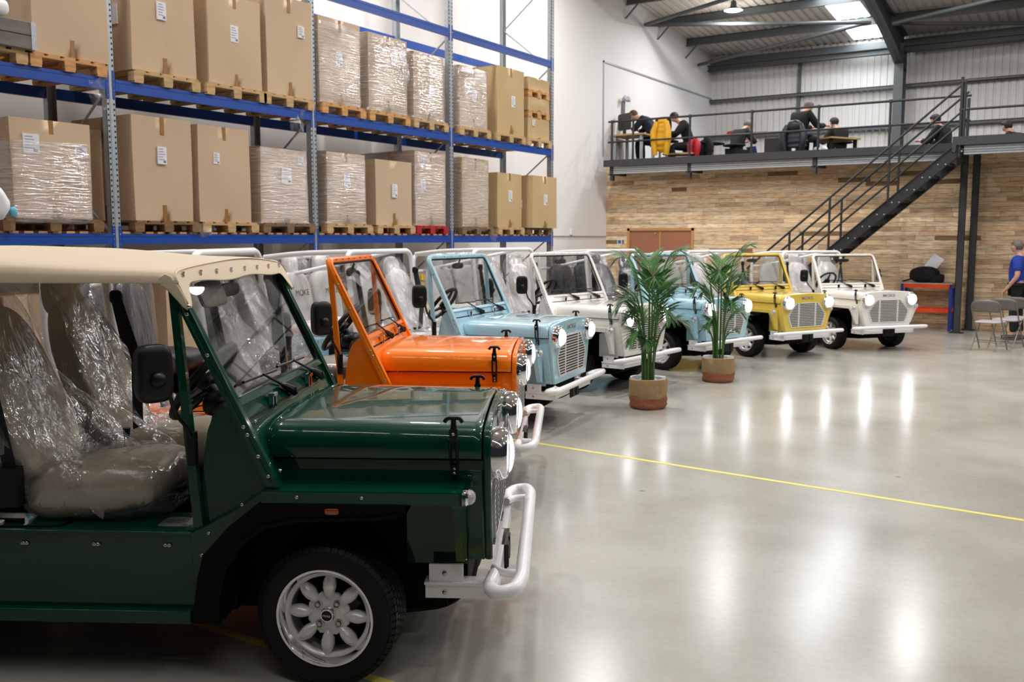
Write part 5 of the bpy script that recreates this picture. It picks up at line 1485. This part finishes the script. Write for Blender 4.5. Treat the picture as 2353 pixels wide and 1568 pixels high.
folding_chair(-1.515, 16.20, -0.22, 'front folding chair with grey padded seat, nearest of the three')
folding_chair(-1.33, 16.78, -0.22, 'middle folding chair between the other two grey folding chairs')
folding_chair(-1.20, 17.32, -0.22, 'rearmost visible grey folding chair, just in front of the man in blue')

# ------------------------------------------------------------------ people
def skin_obj(name, nodes, edges, root, m, parent=None, sub=2):
    ks = list(nodes); idx = {k: i for i, k in enumerate(ks)}
    me = bpy.data.meshes.new(name)
    me.from_pydata([nodes[k][0] for k in ks], [(idx[a], idx[b_]) for a, b_ in edges], [])
    me.materials.append(None)
    o = put(name, me, m, parent)
    md = o.modifiers.new('skin', 'SKIN'); md.use_smooth_shade = True
    sv = me.skin_vertices[0].data if me.skin_vertices else None
    if sv is None:
        bpy.context.view_layer.objects.active = o
        bpy.ops.mesh.customdata_skin_add()
        sv = me.skin_vertices[0].data
    for k in ks:
        r = nodes[k][1]
        sv[idx[k]].radius = r if isinstance(r, tuple) else (r, r)
        sv[idx[k]].use_root = (k == root)
    md2 = o.modifiers.new('sub', 'SUBSURF'); md2.levels = sub; md2.render_levels = sub
    return o
def person(loc, rz, J, label, top, bottom, hair, sc_=1.0, hairstyle='short', hands=True, group=None):
    """J: joint positions in the figure's own frame (x = the figure's right... facing +y), z up"""
    t = tag(empty('person', loc, rz, sc_ if loc[2] < 1 else 1.08), label, 'person', group)
    V = {k: Vector(v) for k, v in J.items() if isinstance(v, tuple)}
    nodes = {'pel': (V['pel'], (0.135, 0.10)), 'sp': (V['pel'].lerp(V['ch'], 0.5), (0.125, 0.095)), 'ch': (V['ch'], (0.145, 0.105)), 'nk': (V['nk'], 0.055), }
    hd = V['hd']; f = V['face'].normalized()
    up = (hd - V['nk']).normalized()
    nodes['jaw'] = (hd - up * 0.055 + f * 0.018, 0.062)
    nodes['mid'] = (hd, 0.083); nodes['crn'] = (hd + up * 0.070 - f * 0.012, 0.070)
    nodes['nose'] = (hd + f * 0.098 - up * 0.018, 0.013)
    sidev = f.cross(up).normalized()
    for s, q in ((1, 'r'), (-1, 'l')): nodes['ear' + q] = (hd + sidev * s * 0.088 - f * 0.01, 0.014)
    edges = [('pel', 'sp'), ('sp', 'ch'), ('ch', 'nk'), ('nk', 'jaw'), ('jaw', 'mid'), ('mid', 'crn'), ('mid', 'nose'), ('mid', 'earr'), ('mid', 'earl')]
    for q in ('r', 'l'):
        nodes['sh' + q] = (V['sh' + q], 0.060); nodes['el' + q] = (V['el' + q], 0.042); nodes['wr' + q] = (V['wr' + q], 0.028)
        d = (V['wr' + q] - V['el' + q]).normalized(); pd = d.cross(Vector((0, 0, 1)))
        pd = pd.normalized() if pd.length > 0.1 else Vector((1, 0, 0))
        nodes['pm' + q] = (V['wr' + q] + d * 0.055, (0.038, 0.018))
        edges += [('ch', 'sh' + q), ('sh' + q, 'el' + q), ('el' + q, 'wr' + q), ('wr' + q, 'pm' + q)]
        if hands:
            dn = pd.cross(d).normalized()
            for i, (o_, ln) in enumerate(((-0.030, 0.070), (-0.010, 0.080), (0.010, 0.075), (0.030, 0.060))):
                a = V['wr' + q] + d * 0.095 + pd * o_; b1 = a + d * ln * 0.5 - dn * 0.01; c = b1 + d * ln * 0.4 - dn * 0.03
                nodes['f%s%da' % (q, i)] = (a, 0.010); nodes['f%s%db' % (q, i)] = (b1, 0.009); nodes['f%s%dc' % (q, i)] = (c, 0.0075)
                edges += [('pm' + q, 'f%s%da' % (q, i)), ('f%s%da' % (q, i), 'f%s%db' % (q, i)), ('f%s%db' % (q, i), 'f%s%dc' % (q, i))]
            a = V['wr' + q] + d * 0.045 + pd * 0.045; b1 = a + d * 0.04 + pd * 0.018
            nodes['th%s' % q] = (a, 0.012); nodes['tk%s' % q] = (b1, 0.009); edges += [('pm' + q, 'th' + q), ('th' + q, 'tk' + q)]
        nodes['hp' + q] = (V['hp' + q], 0.088); nodes['kn' + q] = (V['kn' + q], 0.058); nodes['an' + q] = (V['an' + q], 0.040)
        nodes['toe' + q] = (V['an' + q] + Vector((0, 0.15, -0.055)), (0.040, 0.025))
        edges += [('pel', 'hp' + q), ('hp' + q, 'kn' + q), ('kn' + q, 'an' + q), ('an' + q, 'toe' + q)]
    skin_obj('body', nodes, edges, 'pel', M['skin'], t)
    # upper garment
    n2 = {k: (nodes[k][0], tuple(v * 1.32 for v in nodes[k][1]) if isinstance(nodes[k][1], tuple) else nodes[k][1] * 1.28) for k in ('pel', 'sp', 'ch')}
    belly = Vector(J.get('belly', (0, 0, 0)))
    n2['pel'] = (n2['pel'][0] - Vector((0, 0, 0.05)), n2['pel'][1])
    n2['sp'] = (n2['sp'][0] + belly, (n2['sp'][1][0], n2['sp'][1][1] + belly.length * 0.6))
    n2['col'] = (V['ch'].lerp(V['nk'], 0.72), 0.075)
    e2 = [('pel', 'sp'), ('sp', 'ch'), ('ch', 'col')]
    sl = J.get('sleeve', 1.0)
    for q in ('r', 'l'):
        n2['sh' + q] = (V['sh' + q], 0.092); n2['el' + q] = (V['el' + q] if sl > 0.5 else V['sh' + q].lerp(V['el' + q], 0.8), 0.070)
        e2 += [('ch', 'sh' + q), ('sh' + q, 'el' + q)]
        if sl > 0.5: n2['wr' + q] = (V['wr' + q], 0.050); e2.append(('el' + q, 'wr' + q))
    skin_obj('top', n2, e2, 'pel', M[top], t)
    n3 = {'pel': (V['pel'] - Vector((0, 0, 0.02)), (0.150, 0.118))}; e3 = []
    for q in ('r', 'l'):
        n3['hp' + q] = (V['hp' + q], 0.102); n3['kn' + q] = (V['kn' + q], 0.075); n3['an' + q] = (V['an' + q] + Vector((0, 0, 0.03)), 0.060)
        e3 += [('pel', 'hp' + q), ('hp' + q, 'kn' + q), ('kn' + q, 'an' + q)]
    skin_obj('trousers', n3, e3, 'pel', M[bottom], t)
    for q in ('r', 'l'):
        a = V['an' + q]
        obj('shoe', MB().sup((a.x, a.y + 0.06, a.z - 0.045), (0.052, 0.145, 0.048), 2.6, nu=20, nv=10), M['bagblack'], t)
    # hair cap: back and top of the head
    def hf(p):
        n_ = p.normalized(); fx = n_.dot(f)
        lift = 1.0 if (fx < 0.25 or n_.dot(up) > 0.62) else 0.82
        return p * lift * (1 + 0.03 * noise.noise(p * 40))
    obj('hair', MB().sup(hd + up * 0.030 - f * 0.014, (0.094, 0.100, 0.098), 2.0, nu=28, nv=18, fn=hf), M[hair], t)
    if 'eyes' in J:
        for s in (-1, 1):
            obj('eye', MB().sup(hd + f * 0.080 + sidev * s * 0.032 + up * 0.008, (0.010, 0.010, 0.007), nu=10, nv=8), M['hairdark'], t)
        obj('mouth', MB().sup(hd + f * 0.078 - up * 0.058, (0.012, 0.022, 0.005), nu=10, nv=6), M['terracotta'], t)
    return t
STAND = dict(pel=(0, 0, 0.93), ch=(0, 0.01, 1.26), nk=(0, 0.03, 1.46), hd=(0, 0.075, 1.575), face=(0, 1, -0.25),
             shr=(0.19, 0, 1.38), elr=(0.25, -0.03, 1.10), wrr=(0.23, 0.12, 0.90), shl=(-0.19, 0, 1.38), ell=(-0.25, -0.03, 1.10), wrl=(-0.23, 0.12, 0.90),
             hpr=(0.095, 0, 0.88), knr=(0.10, 0.03, 0.49), anr=(0.10, -0.02, 0.09), hpl=(-0.095, 0, 0.88), knl=(-0.10, 0.05, 0.49), anl=(-0.10, 0.03, 0.09), belly=(0, 0.05, -0.02), sleeve=0, eyes=1)
person((-1.26, 18.02, 0), math.radians(78), STAND, 'grey-haired man in a royal blue polo shirt and black trousers at the right edge', 'bluepolo', 'blackcloth', 'hairgrey')
def seated(lean=0.25, reach=0.42, elb=0.0, turn=0.0, hz=0.0):
    """seated figure, seat height 0.47, facing +y"""
    return dict(pel=(0, 0, 0.55), ch=(0, 0.30 * lean + 0.02, 0.88), nk=(0, 0.42 * lean + 0.03, 1.07 - 0.06 * lean), hd=(turn * 0.02, 0.58 * lean + 0.06, 1.19 - 0.10 * lean + hz), face=(turn, 1, -0.35 - lean * 0.5),
                shr=(0.185, 0.34 * lean, 0.99), elr=(0.235, 0.36 * lean + 0.16, 0.76), wrr=(0.16, reach, 0.79), shl=(-0.185, 0.34 * lean, 0.99), ell=(-0.235, 0.36 * lean + 0.16, 0.76), wrl=(-0.16, reach, 0.79),
                hpr=(0.10, 0.04, 0.52), knr=(0.13, 0.44, 0.52), anr=(0.13, 0.42, 0.10), hpl=(-0.10, 0.04, 0.52), knl=(-0.13, 0.44, 0.52), anl=(-0.13, 0.40, 0.10))
DZ = 3.44
def office_chair(loc, rz, label, back=True, m='blackcloth', group='seats on the mezzanine'):
    t = tag(empty('office_chair', loc, rz), label, 'chair', group)
    obj('seat', MB().sup((0, 0.02, 0.445), (0.23, 0.22, 0.035), 4, 3, nu=24, nv=10), M[m], t)
    if back: obj('backrest', MB().sup((0, -0.22, 0.74), (0.20, 0.03, 0.22), 4, 4, nu=24, nv=12), M[m], t); obj('back_support', MB().box(-0.03, 0.03, -0.24, -0.22, 0.42, 0.66), M['chairmetal'], t)
    obj('pedestal', MB().cyl((0, 0, 0.08), (0, 0, 0.42), 0.028, 12), M['chairmetal'], t)
    st_ = MB()
    for k in range(5):
        a = k * 2 * PI / 5; st_.tube([(0, 0, 0.09), (0.28 * math.cos(a), 0.28 * math.sin(a), 0.05)], [0.025, 0.018], 8); st_.sup((0.28 * math.cos(a), 0.28 * math.sin(a), 0.025), (0.025, 0.025, 0.025), nu=10, nv=6)
    obj('star_base', st_, M['chairmetal'], t)
    return t
def table(loc, rz, w, d, h, label, leg='blackcloth', top='desktop'):
    t = tag(empty('table', loc, rz), label, 'table')
    obj('table_top', MB().box(-w / 2, w / 2, -d / 2, d / 2, h - 0.035, h), M[top], t, smooth=0)
    for (x, y) in ((-1, -1), (1, -1), (-1, 1), (1, 1)):
        obj('leg', MB().box(x * (w / 2 - 0.09) - 0.03, x * (w / 2 - 0.09) + 0.03, y * (d / 2 - 0.08) - 0.03, y * (d / 2 - 0.08) + 0.03, 0, h - 0.035), M[leg], t, smooth=0)
    return t
# computer desk against the white wall with the man in navy
table((-9.44, 20.10, DZ), 0, 0.84, 0.80, 0.66, 'desk with oak top against the white wall at the left end of the mezzanine', 'galv')
e = tag(empty('computer_monitor', (-9.62, 19.95, DZ + 0.66), math.radians(62)), 'large dark computer monitor seen from behind on the mezzanine desk', 'monitor')
obj('screen_housing', MB().sup((0, 0, 0.30), (0.015, 0.25, 0.19), 8, 8, nu=24, nv=14), M['screen'], e)
obj('stand', MB().box(-0.01, 0.01, -0.05, 0.05, 0.0, 0.15).box(-0.09, 0.09, -0.09, 0.09, 0.0, 0.012), M['screen'], e, smooth=0)
person((-8.98, 20.45, DZ - 0.03), math.radians(92), seated(0.9, 0.55), 'man in a navy sweater leaning over the computer desk on the mezzanine', 'navycloth', 'blackcloth', 'hairbrown')
office_chair((-8.95, 20.45, DZ), math.radians(92), 'black swivel stool under the man in the navy sweater', back=False)
person((-8.45, 21.15, DZ - 0.12), math.radians(120), seated(0.55, 0.5), 'dark-haired person in black sitting behind the mustard yellow jacket', 'blackcloth', 'blackcloth', 'hairdark')
office_chair((-8.43, 21.13, DZ - 0.0), math.radians(120), 'black swivel chair under the dark-haired person in black', back=False)
table((-8.35, 20.25, DZ), 0.1, 0.7, 0.5, 0.20, 'low wooden bench board on the mezzanine under the yellow jacket')
def jacket(loc, rz, m, label, w=0.21, h=0.62, seed=1, hood=False):
    t = tag(empty('padded_jacket', loc, rz), label, 'jacket')
    def fn(p):
        n_ = 1 + 0.10 * math.sin(p.z * 62)
        return Vector((p.x * n_ * (1 - 0.35 * max(0, p.z) / h), p.y * n_, p.z))
    obj('back_panel', MB().sup((0, 0, -h * 0.42), (w, 0.075, h * 0.46), 3, 2.6, nu=28, nv=40, fn=fn), M[m], t)
    for s in (-1, 1):
        a = obj('sleeve', MB().tube([(s * w * 0.55, -0.06, -0.02), (s * (w * 0.85), -0.10, -h * 0.3), (s * (w * 0.80), -0.10, -h * 0.62), (s * (w * 0.66), -0.09, -h * 0.95)], [0.055, 0.075, 0.070, 0.055], 14), M[m], t)
    obj('collar', MB().sup((0, 0, 0.0), (w * 0.55, 0.07, 0.06), 2.5, nu=20, nv=10), M[m], t)
    if hood: obj('hood', MB().sup((0, -0.06, -0.03), (w * 0.60, 0.08, 0.12), 2.2, nu=20, nv=12), M[m], t)
    return t
office_chair((-8.50, 19.80, DZ), math.radians(0), 'swivel chair carrying the mustard yellow jacket')
jacket((-8.49, 19.53, DZ + 0.86), 0, 'yellowpuff', 'mustard yellow quilted jacket hung over a chair back on the mezzanine', 0.20, 0.78)
person((-7.55, 21.5, DZ - 0.30), math.radians(-30), seated(0.55, 0.45), 'grey-haired person in dark olive bent over a laptop on the mezzanine', 'olivecloth', 'blackcloth', 'hairgrey')
office_chair((-7.55, 21.48, DZ - 0.0), math.radians(-30), 'swivel stool under the grey-haired person in dark olive', back=False)
e = tag(empty('laptop', (-7.22, 21.9, DZ + 0.22), math.radians(150)), 'open laptop with a blue lid before the grey-haired person on the mezzanine', 'laptop')
obj('lid', MB().box(-0.16, 0.16, -0.005, 0.005, 0, 0.22), M['cushion'], e, smooth=0, rot=(-0.3, 0, 0)); obj('keyboard_base', MB().box(-0.16, 0.16, -0.22, 0.0, -0.01, 0.006), M['screen'], e, smooth=0)
table((-7.25, 21.95, DZ), 0.2, 1.0, 0.6, 0.21, 'low wooden table under the blue laptop on the mezzanine')
office_chair((-8.02, 20.55, DZ), math.radians(10), 'swivel chair carrying the red jacket', back=False)
jacket((-8.03, 20.28, DZ + 0.50), math.radians(10), 'redpuff', 'red quilted jacket over a chair back left of the black hooded coat', 0.10, 0.40)
office_chair((-7.82, 20.85, DZ), math.radians(-10), 'swivel chair carrying the black hooded coat', back=False)
jacket((-7.82, 20.55, DZ + 0.50), math.radians(-10), 'blackcloth', 'black hooded coat over a chair back right of the red jacket', 0.13, 0.40, hood=True)
# big table with three people
table((-5.30, 21.25, DZ), math.radians(-32), 0.95, 0.85, 0.44, 'wooden table on the mezzanine between the seated people', top='desktop')
person((-5.76, 20.25, DZ - 0.17), math.radians(-28), seated(0.45, 0.62), 'broad person in black seen from behind at the wooden mezzanine table', 'blackcloth', 'blackcloth', 'hairgrey')
office_chair((-5.68, 20.15, DZ - 0.0), math.radians(-20), 'swivel chair under the person in black, with a navy quilted jacket on it', back=False)
jacket((-5.66, 19.86, DZ + 0.64), math.radians(-10), 'navypuff', 'navy quilted jacket hung over the chair of the broad person in black', 0.26, 0.66, hood=True)
person((-5.28, 22.15, DZ - 0.36), math.radians(60), seated(0.25, 0.4), 'person in black at the right of the wooden mezzanine table', 'blackcloth', 'blackcloth', 'hairdark')
office_chair((-5.27, 22.15, DZ), math.radians(60), 'swivel stool under the person in black right of the mezzanine table', back=False)
person((-2.86, 20.6, DZ - 0.62), math.radians(75), seated(0.3, 0.4), 'person in black low behind the staircase head on the mezzanine', 'blackcloth', 'blackcloth', 'hairdark')
person((-1.62, 21.0, DZ - 0.78), math.radians(70), seated(0.3, 0.4), 'dark-haired person at the far right edge of the mezzanine', 'blackcloth', 'blackcloth', 'hairdark')
c = tag(empty('cabinet', (-6.55, 21.6, DZ)), 'dark low cabinet on the mezzanine left of the broad person in black', 'cabinet')
obj('carcass', MB().box(-0.25, 0.22, -0.2, 0.2, 0, 0.56), M['screen'], c, bevel=0.008); obj('cabinet_door', MB().box(-0.24, 0.21, -0.215, -0.2, 0.02, 0.54), M['deckdark'], c, smooth=0)
o = tag(obj('paper_cup', MB().lathe([(0.028, 0), (0.040, 0.09), (0.036, 0.09), (0.0, 0.085)], 20), M['paper'], loc=(-5.50, 19.20, DZ), smooth=50), 'white paper cup standing at the mezzanine edge below the table', 'cup')
for k, (x, l) in enumerate(((-5.33, 'left'), (-5.17, 'right'))):
    o = tag(obj('plastic_carrier', MB().sup((0, 0, 0.10), (0.07, 0.05, 0.10), 3, nu=20, nv=12), M['bagwhite'], loc=(x, 20.3, DZ)), 'small white bag under the mezzanine table, %s of the pair' % l, 'bag')
# things lying on the cladding rail
o = tag(obj('plastic_tray', MB().sup((0, 0, 0.06), (0.16, 0.05, 0.055), 6, 5, nu=24, nv=10), M['plasticred'], loc=(-9.20, 26.08, 4.635)), 'red plastic tray lying on the wall rail above the mezzanine', 'tray')
for k, (x, w, h, l) in enumerate(((-8.78, 0.09, 0.09, 'small brown carton on the wall rail right of the red tray'), (-8.42, 0.20, 0.045, 'flat brown offcut on the wall rail at the right of the small carton'))):
    tag(obj('brown_offcut', MB().box(-w, w, -0.04, 0.04, 0, h), M['tape'], loc=(x, 26.08, 4.635), bevel=0.004), l, 'offcut')
tag(obj('white_board', MB().box(-4.55, -3.9, 26.0, 26.05, 3.45, 3.72), M['paper'], smooth=0), 'white board leaning at the foot of the main column on the mezzanine', 'board')
